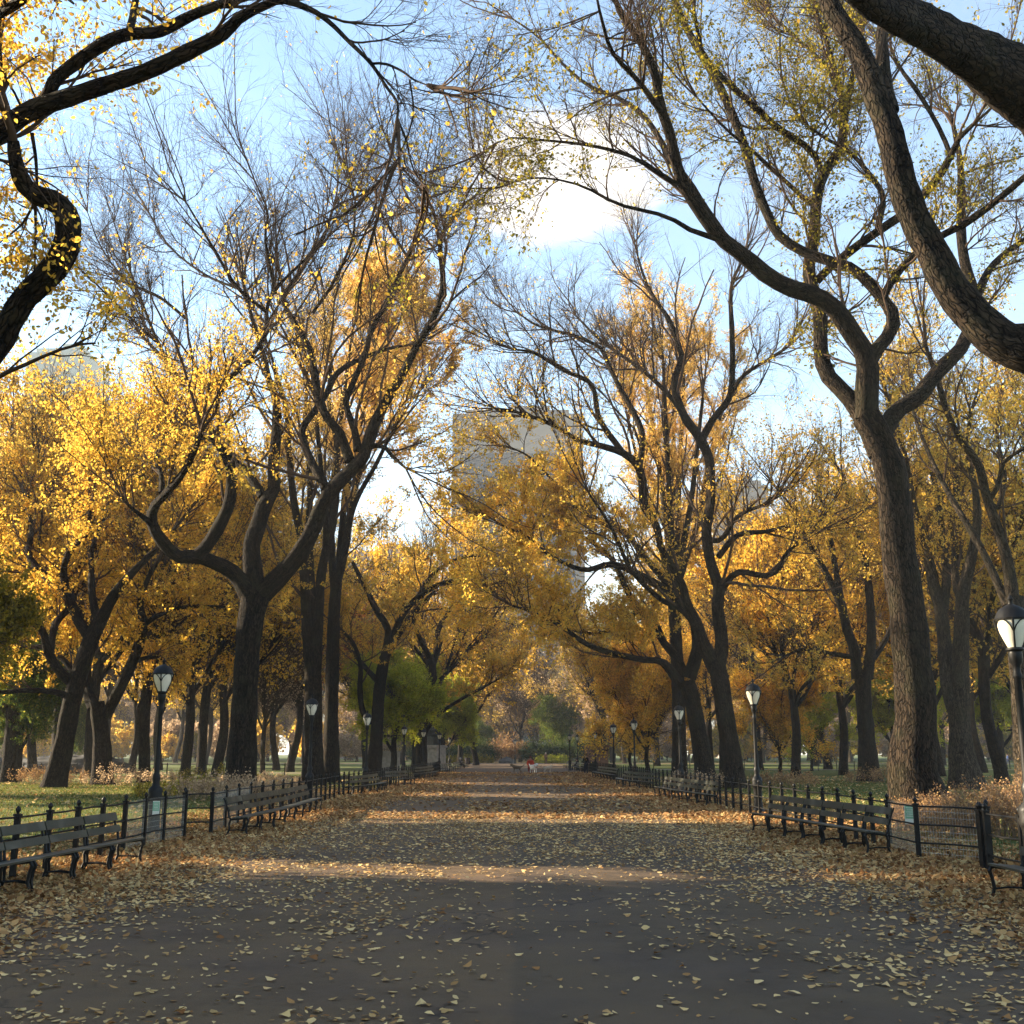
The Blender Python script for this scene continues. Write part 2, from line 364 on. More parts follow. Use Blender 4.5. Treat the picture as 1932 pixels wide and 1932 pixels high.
def leaf_quads(rng, pos, size, hexa=False, flat=0.0, down=0.35):
    N = len(pos)
    ax = unit(rng.normal(size=(N, 3)) + np.array([0, 0, -down * 2])); nr = perp(rng, ax)
    if flat:
        nr = unit(rng.normal(size=(N, 3)) * (1 - flat) + np.array([0, 0, 1.0])); ax = perp(rng, nr)
    sd_ = np.cross(nr, ax); L = (size * rng.uniform(.6, 1.25, N))[:, None]; Wd = L * rng.uniform(.5, .8, N)[:, None]
    if hexa:
        fold = nr * Wd * rng.uniform(-.25, .35, N)[:, None]
        pts = [pos, pos + ax * L * .28 + sd_ * Wd * .45 + fold, pos + ax * L * .66 + sd_ * Wd * .38 + fold * .8, pos + ax * L, pos + ax * L * .66 - sd_ * Wd * .38 + fold * .8, pos + ax * L * .28 - sd_ * Wd * .45 + fold]
        V = np.stack(pts, 1).reshape(-1, 3); b = np.arange(N)[:, None] * 6
        F = np.concatenate([b + np.array([[0, 1, 2, 3]]), b + np.array([[0, 3, 4, 5]])])
        return V, F
    fold = nr * Wd * .15
    V = np.stack([pos, pos + ax * L * .5 + sd_ * Wd * .5 + fold, pos + ax * L, pos + ax * L * .5 - sd_ * Wd * .5 + fold], 1).reshape(-1, 3)
    return V, np.arange(N * 4).reshape(N, 4)
def h3(p, s=0.0):                       # cheap smooth pseudo-noise in 0..1 for clumping
    return 0.5 + 0.25 * (np.sin(p[:, 0] * 1.13 + 1.7 * np.sin(p[:, 1] * .71 + s) + s) + np.sin(p[:, 2] * 1.37 + 1.3 * np.sin(p[:, 0] * .83 + 2 * s) + p[:, 1] * .6))

# ------------------------------------------------------------------ trees
def finish_tree(rng, limbs, prm):
    """limbs: list of (P,R). returns meshes: trunk(V,F), twigs(V,F), leaf(V,F)"""
    g = prm.get
    tb = []; bco = []; pos = []; tan = []; rad = []; lead = []
    for li, (P, R) in enumerate(limbs):
        L = np.linalg.norm(np.diff(P, axis=0), axis=1).sum(); k = max(6, int(L / g('seg', .45)))
        Pp, Rr = resample(P, R, min(k, 60))
        gn = 1 + .035 * np.sin(np.arange(len(Rr)) * 1.9 + li) * (Rr > .05)
        sides = 20 if Rr.max() > .35 else 13 if Rr.max() > .12 else 6
        V, F = tube_batch(Pp[None], (Rr * gn)[None], sides)
        if Rr.max() > .3:           # buttressed, ridged trunk
            a = np.tile(np.arange(sides), len(Rr)) * 2 * np.pi / sides; zz = np.repeat(Pp, sides, axis=0)
            V = zz + (V - zz) * (1 + .07 * np.sin(a * 3 + zz[:, 2:3].ravel() * .35) + .05 * np.sin(a * 5 - zz[:, 2] * .5))[:, None]
        aa = np.tile(np.arange(sides), len(Rr)) * 2 * np.pi / sides; rr_ = np.repeat(Rr, sides); ss = np.repeat(np.linspace(0, L, len(Rr)), sides)
        bco.append(np.stack([rr_ * np.cos(aa), rr_ * np.sin(aa) + li * 3.1, ss], 1))
        tb.append((V, F))
        T = unit(np.gradient(Pp, axis=0)); seglen = L / (len(Pp) - 1)
        for i in range(1, len(Pp)):
            r = Rr[i]; pm = g('d1', 1.0) * (1.1 if r < .12 else .55 if r < .22 else .14 if r < .34 else 0.02)
            if Pp[i, 2] < g('hmin', 4.5): pm = 0
            for _ in range(rng.poisson(pm * seglen)):
                pos.append(Pp[i]); tan.append(T[i]); rad.append(r)
        if Rr[-1] < .13:
            for _ in range(g('lead', 3)): lead.append((Pp[-1], T[-1], Rr[-1]))
    if len(pos) < 4:
        for P, R in limbs: pos.append(P[-1]); tan.append(unit(P[-1] - P[-2])); rad.append(R[-1])
    pos = np.array(pos); tan = np.array(tan); rad = np.array(rad)
    L1 = g('len1', 2.6) * rng.uniform(.45, 1.25, len(pos)) * np.clip(.55 + rad * 4, .6, 1.5)
    P1, R1 = grow_from(rng, pos, tan, L1, np.minimum(rad * .6, .013 + L1 * .012), 8, (.30, .95), g('trop', .10), .14)
    if lead:
        lp = np.array([l[0] for l in lead]); lt = np.array([l[1] for l in lead]); lr = np.array([l[2] for l in lead])
        LL = g('leadlen', 4.5) * rng.uniform(.6, 1.2, len(lp))
        Pl, Rl = grow_from(rng, lp, lt, LL, np.clip(lr * .8, .03, .075), 8, (.05, .55), g('trop', .10) * .8, .09)
        P1 = np.concatenate([P1, Pl]); R1 = np.concatenate([R1, Rl])
    rmin = g('rmin', .006)
    R1 = np.maximum(R1, rmin * 1.6)
    p, T, r, _ = spawn(rng, P1, R1, g('n2', 8), (.15, 1.0))
    L2 = g('len2', 1.5) * rng.uniform(.5, 1.3, len(p))
    P2, R2 = grow_from(rng, p, T, L2, np.clip(r * .6, rmin * 1.7, .026), 5, (.25, .8), g('trop2', .06), .15)
    p, T, r, _ = spawn(rng, P2, R2, g('n3', 6), (.15, 1.0))
    L3 = g('len3', .75) * rng.uniform(.5, 1.3, len(p))
    P3, R3 = grow_from(rng, p, T, L3, np.full(len(p), rmin), 3 if g('n4', 0) == 0 else 4, (.25, .75), g('trop3', .03), .12)
    wb = [tube_batch(P1, R1, 5), tube_batch(P2, R2, 4 if g('near') else 3), tube_batch(P3, R3, 3)]
    last = P3
    if g('n4', 0):
        p, T, r, _ = spawn(rng, P3, R3, g('n4'), (.1, 1.0))
        P4, R4 = grow_from(rng, p, T, g('len4', .4) * rng.uniform(.5, 1.3, len(p)), np.full(len(p), rmin * .8), 2, (.35, .9), 0, .15)
        wb.append(tube_batch(P4, R4, 3)); last = P4 if g('leafon', 4) == 4 else P3
    tw = cat_batches(wb)
    # leaves
    nl = g('leaves', 2)
    lf = None
    if nl > 0:
        per = int(math.ceil(nl)); p, T, r, _ = spawn(rng, last, np.ones(last.shape[:2]), per, (.2, 1.0))
        pr = g('leafprob', lambda q: np.ones(len(q)))(p) * (nl / per)
        pr = pr * np.clip((h3(p * g('clump', .9), g('cs', 0.)) - g('gap', .30)) * 3.2, 0.03, 1.3)
        keep = rng.random(len(p)) < pr; p = p[keep]
        if len(p): lf = leaf_quads(rng, p + rng.normal(size=p.shape) * .06, g('lsize', .12), g('hexa', False))
    return (*cat_batches(tb), np.concatenate(bco)), tw, lf
TREE_PROTO = {}
def bark_attr(me, co):
    at = me.attributes.new('bark_co', 'FLOAT_VECTOR', 'POINT'); at.data.foreach_set('vector', co.astype(np.float32).ravel()); return me
def make_tree(name, base, limbs, prm, mats, label, cat='tree', group=None, seed=1):
    """limbs in world coordinates"""
    rng = np.random.default_rng(seed); b = np.array(base, float)
    tr, tw, lf = finish_tree(rng, limbs, prm)
    root = empty(name, tuple(b)); tag(root, label, cat, group)
    link('trunk', bark_attr(mk_mesh(name + '_trunk', tr[0] - b, [tr[1]], mats[0]), tr[2]), root)
    link('branches', mk_mesh(name + '_branches', tw[0] - b, [tw[1]], mats[1]), root)
    if lf is not None: link('foliage', mk_mesh(name + '_foliage', lf[0] - b, [lf[1]], mats[2], smooth=False), root)
    return root
ORG = {'TL': (0, 0), 'TR': (966, 0), 'BL': (0, 650.2), 'BR': (966, 650.2)}
class Trace:
    """main limbs drawn from the photograph's proportions; every limb drifts in depth so that the crown is a real volume"""
    def __init__(s, Y): s.Y = Y; s.l = []; s.S = []
    def limb(s, spec, dd=0.0, first=None):
        org = None; q = []
        for tok in spec.split():
            if tok in ORG: org = ORG[tok]; continue
            a = [float(x) for x in tok.split(',')]
            q.append((org[0] + a[0] / 2, org[1] + a[1] / 2, a[2] / 2))
        q = np.array(q)
        y0 = s.Y
        if s.S:
            S = np.concatenate(s.S); d = np.hypot(S[:, 0] - q[0, 0], S[:, 1] - q[0, 1]); y0 = S[d.argmin(), 2]
        cl = np.concatenate([[0], np.cumsum(np.hypot(np.diff(q[:, 0]), np.diff(q[:, 1])))]); t = cl / cl[-1]
        dep = y0 + dd * t ** 1.3
        P = np.array([W(u, v, d) for (u, v, w), d in zip(q, dep)]); R = q[:, 2] * dep / F_U / 2 * .93
        fine = np.linspace(0, 1, 40)
        s.S.append(np.stack([np.interp(fine, t, q[:, 0]), np.interp(fine, t, q[:, 1]), np.interp(fine, t, dep)], 1))
        s.l.append((P, R)); return s
def root_trunk(limb, base_xy, flare=1.5):
    """extend a traced trunk down to the ground with a root flare"""
    P, R = limb; b = np.array([base_xy[0], base_xy[1], -0.15])
    return (np.vstack([b, b + np.array([0, 0, .35]), b * .5 + P[0] * .5, P[0] + (P[1] - P[0]) * .15, P[1:]]) if False else np.vstack([b, b + (P[1] - b) * .12, b + (P[1] - b) * .4, P[1:]]),
            np.concatenate([[R[0] * flare, R[0] * (1 + (flare - 1) * .35), R[0] * 1.02], R[1:]]))
def ltop(z0, z1, lo=0.0):              # leafy low down, bare towards the top
    return lambda p: np.clip(1 - (p[:, 2] - z0) / (z1 - z0), lo, 1)
rngm = np.random.default_rng(11)
def base_at(u, Y):
    p = W(u, 1421, Y); return (p[0], Y, 0.0)
# ---- the tall forked tree behind the left fence
A = Trace(47)
A.limb('BL 905,1640,118 915,1450,105 925,1300,100 935,1150,95 945,1050,100 965,950,108')
A.limb('BL 950,960,85 880,860,62 800,820,58 740,800,56 670,800,55 610,740,50 575,680,46 578,620,38 620,570,34 680,500,30 730,410,26 760,330,22', -6)
A.limb('BL 740,800,52 780,760,54 830,680,54 865,600,50 875,500,48 860,430,44 820,370,38 785,320,34 785,250,30 820,180,28 870,120,26 920,80,22 960,30,20 TL 1000,1260,18 1010,1150,16 1050,1080,14 1150,980,10', -3)
A.limb('BL 965,950,85 955,850,75 950,760,70 975,680,68 1000,600,64 1035,540,52 1032,460,45 1040,380,42 1045,280,38 1040,200,34 1010,120,28 1000,60,24 TL 980,1300,20 950,1200,16 920,1080,12', 4)
A.limb('BL 990,940,85 1060,870,75 1130,790,70 1180,700,68 1220,600,60 1260,540,60 1320,480,55 1370,430,50 1400,330,44 1460,210,40 1520,110,35 1570,10,32 TL 1640,1190,28 1670,1080,24 1660,900,20 1690,850,17 1740,780,14 1810,720,10 1820,620,7', -5)
A.limb('BL 990,570,40 930,480,34 870,430,30 800,360,28 740,290,24 TL 720,1500,18 640,1380,14 560,1290,10', 5)
A.limb('BL 575,680,30 540,650,20 500,620,14 470,590,10', -2)
A.limb('BL 610,560,26 610,500,22 590,440,20 600,380,16 650,330,12', 3)
A.limb('BL 1320,440,46 1300,380,42 1280,330,38 1230,270,36 1200,180,34 1180,60,30 TL 1170,1320,30 1120,1230,26 1070,1130,22 1120,1040,16 1220,900,12 1260,780,8', 4)
A.limb('BL 1350,400,40 1340,330,30 1305,220,26 1330,150,26 1380,30,24 TL 1400,1250,24 1470,1120,22 1520,1010,20 1545,960,17 1590,860,14 1600,740,9', 2)
A.limb('TL 1535,965,14 1480,880,12 1420,780,10 1350,700,8 1300,620,6', 2)
A.limb('TL 1655,900,14 1630,780,12 1560,680,9 1500,620,7', -2)
A.limb('BL 1230,540,40 1180,450,34 1150,380,32 1140,320,30 1180,260,28 1230,190,26 1270,110,26 1350,60,20 1450,20,16 1540,0,10', 6)
A.limb('BL 1380,390,26 1440,380,20 1480,420,16 1530,465,10', -1)
A.limb('TL 1010,1180,18 900,1090,16 830,980,14 760,860,10 700,760,7', -6)
A.limb('TL 1040,1110,16 1000,900,12 1010,800,10 960,680,7', -3)
A.limb('TL 1180,1180,14 1250,1080,14 1330,900,12 1340,760,9', -5)
A.limb('TL 700,1470,18 600,1300,15 520,1100,11 470,960,8 430,840,5', 3)
A.limb('TL 600,1300,13 440,1150,10 330,1040,8 230,960,5', -3)
A.limb('TL 700,1200,14 600,1120,12 480,1060,9 380,930,7 330,800,5', 2)
A.limb('TL 900,1090,12 780,1040,11 640,930,9 560,800,6', 5)
ba = base_at(454, 47); A.l[0] = root_trunk(A.l[0], ba, 1.25)
make_tree('elm_tree', ba, A.l, dict(n2=8, n3=5, n4=2, len1=4.2, len2=2.2, len3=1.2, len4=.6, leadlen=5.5, leaves=14, leafprob=ltop(14, 22, .02), lsize=.13, d1=1.7, rmin=.0048, hmin=9, leafon=3, trop=.13, lead=4), [M['bark'], M['twig'], M['gold']], 'tall dark elm with a swan-necked left limb behind the left fence, bare twigs on top', seed=3)

# ---- tree on the right side with the sunlit trunk base
B = Trace(30)
B.limb('BR 1540,1700,240 1515,1600,185 1525,1400,160 1505,1200,150 1485,1000,140 1455,800,135 1440,600,130 1420,450,125 1370,330,122 1335,270,115')
B.limb('BR 1375,420,66 1330,300,70 1268,195,72 1200,130,70 1170,60,65 TR 1165,1300,62 1160,1180,58 1130,1080,58 1120,1000,54 1140,900,50 1150,750,48 1180,650,45 1240,560,44 1250,480,40 1260,400,36 1290,270,28 1310,150,20', 4)
B.limb('TR 1250,500,32 1240,350,26 1200,200,24 1150,50,20 1135,-20,16', 2)
B.limb('BR 1335,280,100 1335,150,95 TR 1335,1350,88 1280,1260,80 1220,1170,78 1150,1120,76 1050,1090,74 960,1040,72 880,970,68 800,910,64 740,840,58 690,770,55 650,700,52 620,620,50 600,520,46 560,400,42 540,280,38 480,150,34 410,50,28 380,-30,22', -5)
B.limb('TR 800,910,34 740,890,28 690,880,24 650,850,22 560,810,20 400,770,16 260,700,12 100,670,8 0,690,6', -3)
B.limb('TR 625,700,30 550,650,22 450,590,20 300,550,16 130,530,12 0,520,8 -60,540,6', -2)
B.limb('TR 800,900,46 720,780,42 665,690,38 600,600,30 500,440,24 400,370,20 300,330,17 200,250,13 100,140,10 0,70,7', 3)
B.limb('TR 575,440,30 480,310,24 380,200,20 340,80,16 320,-10,12', -4)
B.limb('TR 1350,1360,66 1375,1320,62 1430,1250,58 1440,1190,56 1400,1130,52 1340,1060,48 1280,1010,46 1200,985,44 1100,950,44 1010,890,42 960,800,42 920,700,40 880,560,40 830,430,40 770,300,38 700,180,36 650,90,32 610,-10,26', 3)
B.limb('TR 1395,1130,38 1440,1050,34 1500,980,32 1600,900,32 1700,850,32 1800,780,32 1932,670,28 2010,600,22', -3)
B.limb('TR 1150,1060,38 1200,1010,36 1300,930,38 1400,860,38 1500,790,38 1600,680,36 1650,600,32 1680,530,26 1740,470,18', -4)
B.limb('TR 1660,600,26 1620,500,22 1540,360,22 1460,250,18 1430,180,12', 1)
B.limb('TR 1380,860,28 1400,740,26 1350,660,24 1270,570,18 1180,520,14 1080,440,12 1020,300,10 1010,100,8', 4)
B.limb('TR 1150,780,26 1090,740,22 1050,700,20 960,620,20 920,580,16 800,480,12 700,370,8', -2)
B.limb('TR 1170,650,30 1130,570,28 1000,480,30 880,370,30 790,290,28 720,200,22 690,60,16', -3)
B.limb('TR 1260,400,24 1190,260,18 1060,130,14 980,60,12', 3)
B.limb('BR 1385,420,70 1405,330,74 1425,290,74 1450,250,72 1530,200,70 1600,110,65 1690,20,60 TR 1700,1300,58 1735,1220,54 1740,1100,48 1710,1000,44 1695,880,42 1695,700,34 1690,600,26 1660,450,18', 5)
B.limb('TR 1745,1140,40 1800,1020,32 1870,950,28 1940,900,24 2010,840,18', 2)
bb = base_at(1741, 30); B.l[0] = root_trunk(B.l[0], bb, 1.25)
make_tree('elm_tree', bb, B.l, dict(n2=7, n3=5, n4=3, len1=2.6, len2=1.5, len3=.8, leadlen=4, leaves=4.5, leafprob=lambda p: np.clip(1.15 - (p[:, 0] < 3.2) * .6 - .35 * (p[:, 2] > 18), 0, 1), lsize=.095, hexa=True, gap=.38, clump=1.2, near=True, d1=1.5, rmin=.005, hmin=10, len4=.35, trop=.07), [M['bark'], M['twig'], M['olive']], 'big leaning elm behind the right fence whose trunk base is lit by the sun', seed=5)

# ---- overhanging neighbours whose trunks stand outside the picture
I = Trace(17)
I.limb('TL -120,1560,150 -60,1360,125 0,1290,112 30,1230,106 90,1130,106 170,1050,112 225,985,116 250,925,114 258,870,112 252,820,108 232,782,102 200,758,96 160,745,90 120,725,84 90,695,78 68,645,70 55,580,60 50,530,50', -2)
I.limb('TL -160,640,130 -60,540,105 20,480,90 110,420,88 250,370,80 400,320,75 550,270,72 700,200,72 850,120,62 900,70,50 1000,20,40 1060,0,36 1180,40,26 1250,90,22 1310,150,20 1400,240,17 1460,330,14 1500,390,12 1500,450,10', -2)
I.limb('TL 150,400,62 180,360,60 210,300,60 290,235,60 400,160,62 480,130,60 600,120,54 720,60,50 820,20,44 960,-20,38 1100,-60,30', -1)
I.limb('TL 485,130,42 500,70,38 512,0,34 530,-60,28', 1)
I.limb('TL -160,130,60 -20,60,48 60,15,45 120,-30,40', -1)
I.limb('TL 60,470,46 20,420,42 0,350,38 10,270,30 -40,180,24', 1)
I.limb('TL 1400,240,13 1450,240,12 1520,270,11 1560,300,9 1615,322,6', -1)
I.limb('TL 1500,450,9 1530,520,9 1560,640,7 1600,700,5', 1)
I.limb('TL 1545,300,8 1560,400,8 1550,480,6 1490,620,5', .5)
I.limb('TL 120,500,18 135,600,16 140,700,12', .5)
I.limb('TL 90,430,12 60,360,12 10,270,10 0,180,8', -.5)
bi = (-11.6, 17, 0)
I.l.append((np.array([[bi[0], 17, -.1], [bi[0], 17.1, 1], [-11.4, 17, 4], [-10.6, 17, 6.6], I.l[0][0][0] + [0, 0, .05]]), np.array([.8, .62, .55, .52, .46])))
I.l.append((np.array([[-10.9, 17, 5.6], [-11.3, 17, 8.5], [-10.9, 17, 10.8], I.l[1][0][0] + [0, 0, .02]]), np.array([.46, .42, .40, .38])))
make_tree('elm_tree', bi, I.l, dict(n2=8, n3=5, n4=2, len1=1.9, len2=1.1, len3=.6, len4=.3, leadlen=1.8, lead=2, leaves=10, leafprob=lambda p: np.clip(1.3 - (p[:, 0] > -4.8) * 1.25, .0, 1), lsize=.085, hexa=True, gap=.34, clump=1.3, near=True, d1=.85, rmin=.0035, hmin=6, trop=.02, seg=.13), [M['bark'], M['twig'], M['gold']], 'nearest elm on the left, reaching dark crooked limbs into the upper left corner', seed=8)

J = Trace(17)
J.limb('TR 2120,1420,280 2020,1330,230 1932,1315,205 1870,1300,185 1820,1270,168 1730,1180,158 1650,1080,145 1590,960,138 1530,850,130 1480,720,125 1450,600,118 1420,480,110 1380,380,104 1330,240,98 1270,130,90 1210,40,84 1175,-60,78', 1)
J.limb('TR 1430,420,72 1408,330,68 1400,240,62 1395,150,54 1400,60,44', 1)
J.limb('TR 2160,560,360 2050,420,330 1932,340,300 1840,280,262 1750,220,225 1650,165,190 1550,105,180 1450,55,170 1350,0,152 1280,-60,140', -5)
bj = (11.4, 17.2, 0)
J.l.append((np.array([[bj[0], 17.2, -.1], [bj[0], 17.2, 1], [11.3, 17.1, 4], [10.6, 17, 6.8], J.l[0][0][0]]), np.array([1.0, .75, .64, .62, .55])))
J.l.append((np.array([[11.2, 17, 5.6], [11.6, 17, 8.5], [11.2, 17, 10.2], J.l[2][0][0]]), np.array([.6, .58, .56, .55])))
make_tree('elm_tree', bj, J.l, dict(n2=5, n3=4, n4=2, len1=1.6, len2=.9, len3=.5, len4=.3, leadlen=1.6, lead=2, leaves=1.2, lsize=.085, hexa=True, gap=.42, near=True, d1=.5, rmin=.0035, hmin=9, trop=.02, seg=.2), [M['bark'], M['twig'], M['amber']], 'nearest elm on the right, thrusting two massive limbs across the upper right corner', seed=9)

# ---- the two leaning elms right of the walk with wide low arching limbs
C = Trace(66)
C.limb('BR 735,1640,82 720,1560,70 700,1450,66 680,1350,64 655,1270,66')
C.limb('BR 640,1290,46 590,1220,34 560,1195,28 500,1190,26 400,1170,24 290,1135,20 180,1060,17 80,1010,13 0,985,9', -8)
C.limb('BR 650,1250,45 620,1180,36 570,1120,30 540,1050,28 490,1010,26 430,920,24 400,850,22 350,780,18 220,700,14 100,640,10 0,610,7', 5)
C.limb('BR 670,1260,56 700,1150,48 690,1050,46 640,980,42 580,930,38 500,880,32 380,830,26 270,850,20 150,800,15 50,720,11 -20,690,8', -4)
C.limb('BR 640,975,34 560,870,30 490,790,26 420,700,22 330,660,18 250,620,15 180,540,12 60,420,9 0,390,7', 4)
C.limb('BR 480,1000,22 400,1060,18 330,1090,14 230,1080,10', -2)
bc = base_at(1333, 66); C.l[0] = root_trunk(C.l[0], bc, 1.25)
make_tree('elm_tree', bc, C.l, dict(n2=8, n3=6, len1=3.2, len2=1.8, len3=1.0, leaves=22, leafprob=ltop(18, 25, .05), lsize=.16, d1=2.0, rmin=.008, hmin=5, trop=.09, gap=.25), [M['bark'], M['twig'], M['gold']], 'elm leaning left over the walk with long low limbs and pale lit bark', seed=21)
C2 = Trace(60)
C2.limb('BR 835,1650,96 820,1500,76 800,1380,72 785,1280,70 770,1210,70')
C2.limb('BR 770,1230,60 720,1130,52 700,1060,46 660,980,40 640,900,30 560,760,28 545,680,28 500,610,36 490,500,36 470,450,34 420,410,30 330,380,26 250,360,22 150,300,17 0,250,12 -60,240,8', -6)
C2.limb('BR 480,470,26 490,400,28 490,330,28 450,240,24 390,130,20 340,20,18 TR 330,1310,16 250,1270,13 100,1230,10 20,1180,7', 3)
C2.limb('BR 420,410,28 330,280,24 300,150,20 200,100,17 80,30,13 TR 20,1320,9', -4)
C2.limb('BR 775,1220,58 790,1130,54 775,1000,50 780,920,46 750,820,42 735,700,42 750,600,40 750,500,40 740,420,40 700,340,38 650,270,34 612,150,30 640,50,27 TR 640,1340,25 600,1220,19 540,1130,15 500,1050,12 470,950,8', 4)
C2.limb('BR 715,360,34 760,280,30 820,200,28 832,80,24 TR 830,1250,23 828,1080,17 870,980,11', -2)
C2.limb('BR 820,200,20 870,120,17 960,60,14 1040,10,10', -3)
C2.limb('BR 650,270,22 600,200,20 520,120,18 440,60,15 330,-20,12 TR 240,1190,8', 6)
C2.limb('BR 785,930,34 850,860,26 960,872,24 1010,845,17 1030,790,14 1100,740,9', -3)
C2.limb('BR 780,800,26 850,720,22 960,705,18 1070,680,12 1170,692,8', 4)
C2.limb('BR 745,740,24 790,735,22 850,650,18 960,600,12', -4)
C2.limb('BR 700,1060,34 640,1000,26 560,960,22 450,850,18 380,700,14 290,560,10', -4)
bc2 = base_at(1382, 60); C2.l[0] = root_trunk(C2.l[0], bc2, 1.3)
make_tree('elm_tree', bc2, C2.l, dict(n2=8, n3=5, n4=2, len1=4.4, len2=2.3, len3=1.2, len4=.6, leadlen=6, leaves=10, leafprob=ltop(14, 23, .03), lsize=.14, d1=2.0, rmin=.0055, hmin=7, leafon=3, trop=.14, gap=.25, lead=4), [M['bark'], M['twig'], M['gold']], 'large elm with a dark sinuous trunk right of the walk, bare-topped', seed=22)

# ---- paired trees at the far left of the lawn
E1 = Trace(61)
E1.limb('BL 205,1660,85 240,1500,74 270,1350,72 305,1230,66 345,1110,62 380,1040,52')
E1.limb('BL 375,1050,50 420,960,42 480,880,34 560,800,24 640,720,16 700,640,10', -3)
E1.limb('BL 345,1110,46 300,1050,40 260,960,38 200,900,34 130,830,30 105,780,26 120,700,20 90,560,14', 3)
E1.limb('BL 255,960,34 240,850,28 270,770,24 330,710,18 340,600,12', -4)
E1.limb('BL 370,1050,36 350,960,32 345,860,26 350,760,18 400,640,10', 4)
E1.limb('BL 290,1290,46 230,1240,40 180,1160,36 160,1080,30 100,1030,26 0,940,20 -80,860,14', -3)
E1.limb('BL 275,1330,30 200,1310,24 100,1305,20 0,1312,16 -80,1300,12', -5)
E1.limb('BL 190,1170,26 210,1050,30 260,990,26 200,900,18 130,860,14', 4)
E1.limb('BL 285,1250,26 230,1180,20 160,1140,18 60,1150,14 -30,1130,10', 6)
be = base_at(104, 61); E1.l[0] = root_trunk(E1.l[0], be, 1.3)
make_tree('elm_tree', be, E1.l, dict(n2=8, n3=6, len1=3.0, len2=1.7, len3=.9, leaves=12, lsize=.165, d1=1.5, rmin=.008, hmin=5, gap=.22, leadlen=5), [M['bark'], M['twig'], M['gold']], 'leftmost leaning elm on the lawn, crossing in front of the grey boulder', seed=31)
E2 = Trace(66)
E2.limb('BL 392,1640,78 382,1500,66 372,1400,62 365,1350,60')
E2.limb('BL 355,1370,48 330,1300,46 325,1200,40 335,1120,34 300,1000,26 250,880,18', 5)
E2.limb('BL 400,1400,46 440,1320,44 490,1220,42 525,1130,40 540,1050,36 530,980,28 560,880,20 620,780,12', -4)
E2.limb('BL 540,1060,24 600,1020,20 700,990,16 860,990,11', -3)
E2.limb('BL 500,1200,20 560,1180,16 640,1190,12', 4)
be2 = base_at(196, 66); E2.l[0] = root_trunk(E2.l[0], be2, 1.3)
make_tree('elm_tree', be2, E2.l, dict(n2=8, n3=6, len1=3.2, len2=1.7, len3=.9, leaves=12, lsize=.165, d1=1.6, rmin=.008, hmin=5, gap=.22, leadlen=5), [M['bark'], M['twig'], M['gold']], 'V-forked elm just right of the leftmost leaning elm, golden leaves', seed=32)
# ---- second row on the right
Fx = Trace(58)
Fx.limb('BR 1715,1650,130 1700,1550,100 1690,1450,82 1680,1350,78')
Fx.limb('BR 1670,1380,60 1645,1300,56 1632,1150,54 1615,1000,50 1590,900,46 1570,800,38 1530,650,30 1470,500,24 1440,350,18 1460,180,12', 4)
Fx.limb('BR 1695,1380,66 1690,1200,64 1695,1050,58 1700,950,52 1730,820,42 1755,680,34 1750,560,26 1720,400,20 1730,250,12', -4)
Fx.limb('BR 1630,1000,38 1640,850,34 1620,700,30 1600,550,24 1570,400,20 1550,250,14', 1)
Fx.limb('BR 1695,980,34 1670,850,32 1680,650,28 1670,450,22 1650,300,14', 3)
Fx.limb('BR 1600,880,26 1540,700,22 1480,400,18 1420,200,12', -5)
bf = base_at(1824, 58); Fx.l[0] = root_trunk(Fx.l[0], bf, 1.3)
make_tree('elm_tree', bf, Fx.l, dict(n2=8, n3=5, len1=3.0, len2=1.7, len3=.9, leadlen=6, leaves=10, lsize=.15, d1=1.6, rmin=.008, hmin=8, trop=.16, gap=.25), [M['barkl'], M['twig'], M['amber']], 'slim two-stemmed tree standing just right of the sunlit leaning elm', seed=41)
Gx = Trace(74)
Gx.limb('BR 1345,1610,82 1340,1500,66 1325,1350,60 1320,1250,64')
Gx.limb('BR 1300,1260,44 1290,1150,42 1265,1080,38 1240,980,32 1180,850,26 1120,750,20 1060,620,12', -4)
Gx.limb('BR 1340,1260,44 1355,1100,38 1350,950,32 1330,800,26 1290,650,20 1250,500,12', 3)
Gx.limb('BR 1280,1130,30 1230,900,26 1200,720,20 1160,560,12', 4)
Gx.limb('BR 1290,1180,24 1200,1165,18 1100,1150,14 1020,1180,9', -4)
Gx.limb('BR 1350,1200,28 1400,1130,22 1450,1020,14', 3)
bg_ = base_at(1639, 74); Gx.l[0] = root_trunk(Gx.l[0], bg_, 1.3)
make_tree('elm_tree', bg_, Gx.l, dict(n2=8, n3=5, len1=3.0, len2=1.7, len3=.9, leadlen=5, leaves=10, lsize=.16, d1=1.6, rmin=.009, hmin=6, trop=.12, gap=.3), [M['bark'], M['twig'], M['amber']], 'dark upright tree on the right lawn left of the sunlit leaning elm', seed=42)
Hx = Trace(43)
Hx.limb('BR 1960,1700,110 1940,1500,95 1925,1300,88 1905,1100,82 1890,950,78')
Hx.limb('BR 1885,960,60 1880,880,50 1865,800,44 1835,700,40 1790,570,38 1760,450,34 1700,370,28 1640,250,24 1600,120,20 1560,0,14', -3)
Hx.limb('BR 1870,980,46 1850,940,36 1800,830,30 1760,750,28 1670,600,25 1600,470,20 1540,330,14 1500,200,9', 4)
Hx.limb('BR 1800,590,24 1840,520,22 1850,450,20 1932,390,16 2010,330,12', -3)
Hx.limb('BR 1800,600,24 1830,620,22 1860,500,18 1830,330,14 1850,150,10', 3)
bh = base_at(1944, 43); Hx.l[0] = root_trunk(Hx.l[0], bh, 1.25)
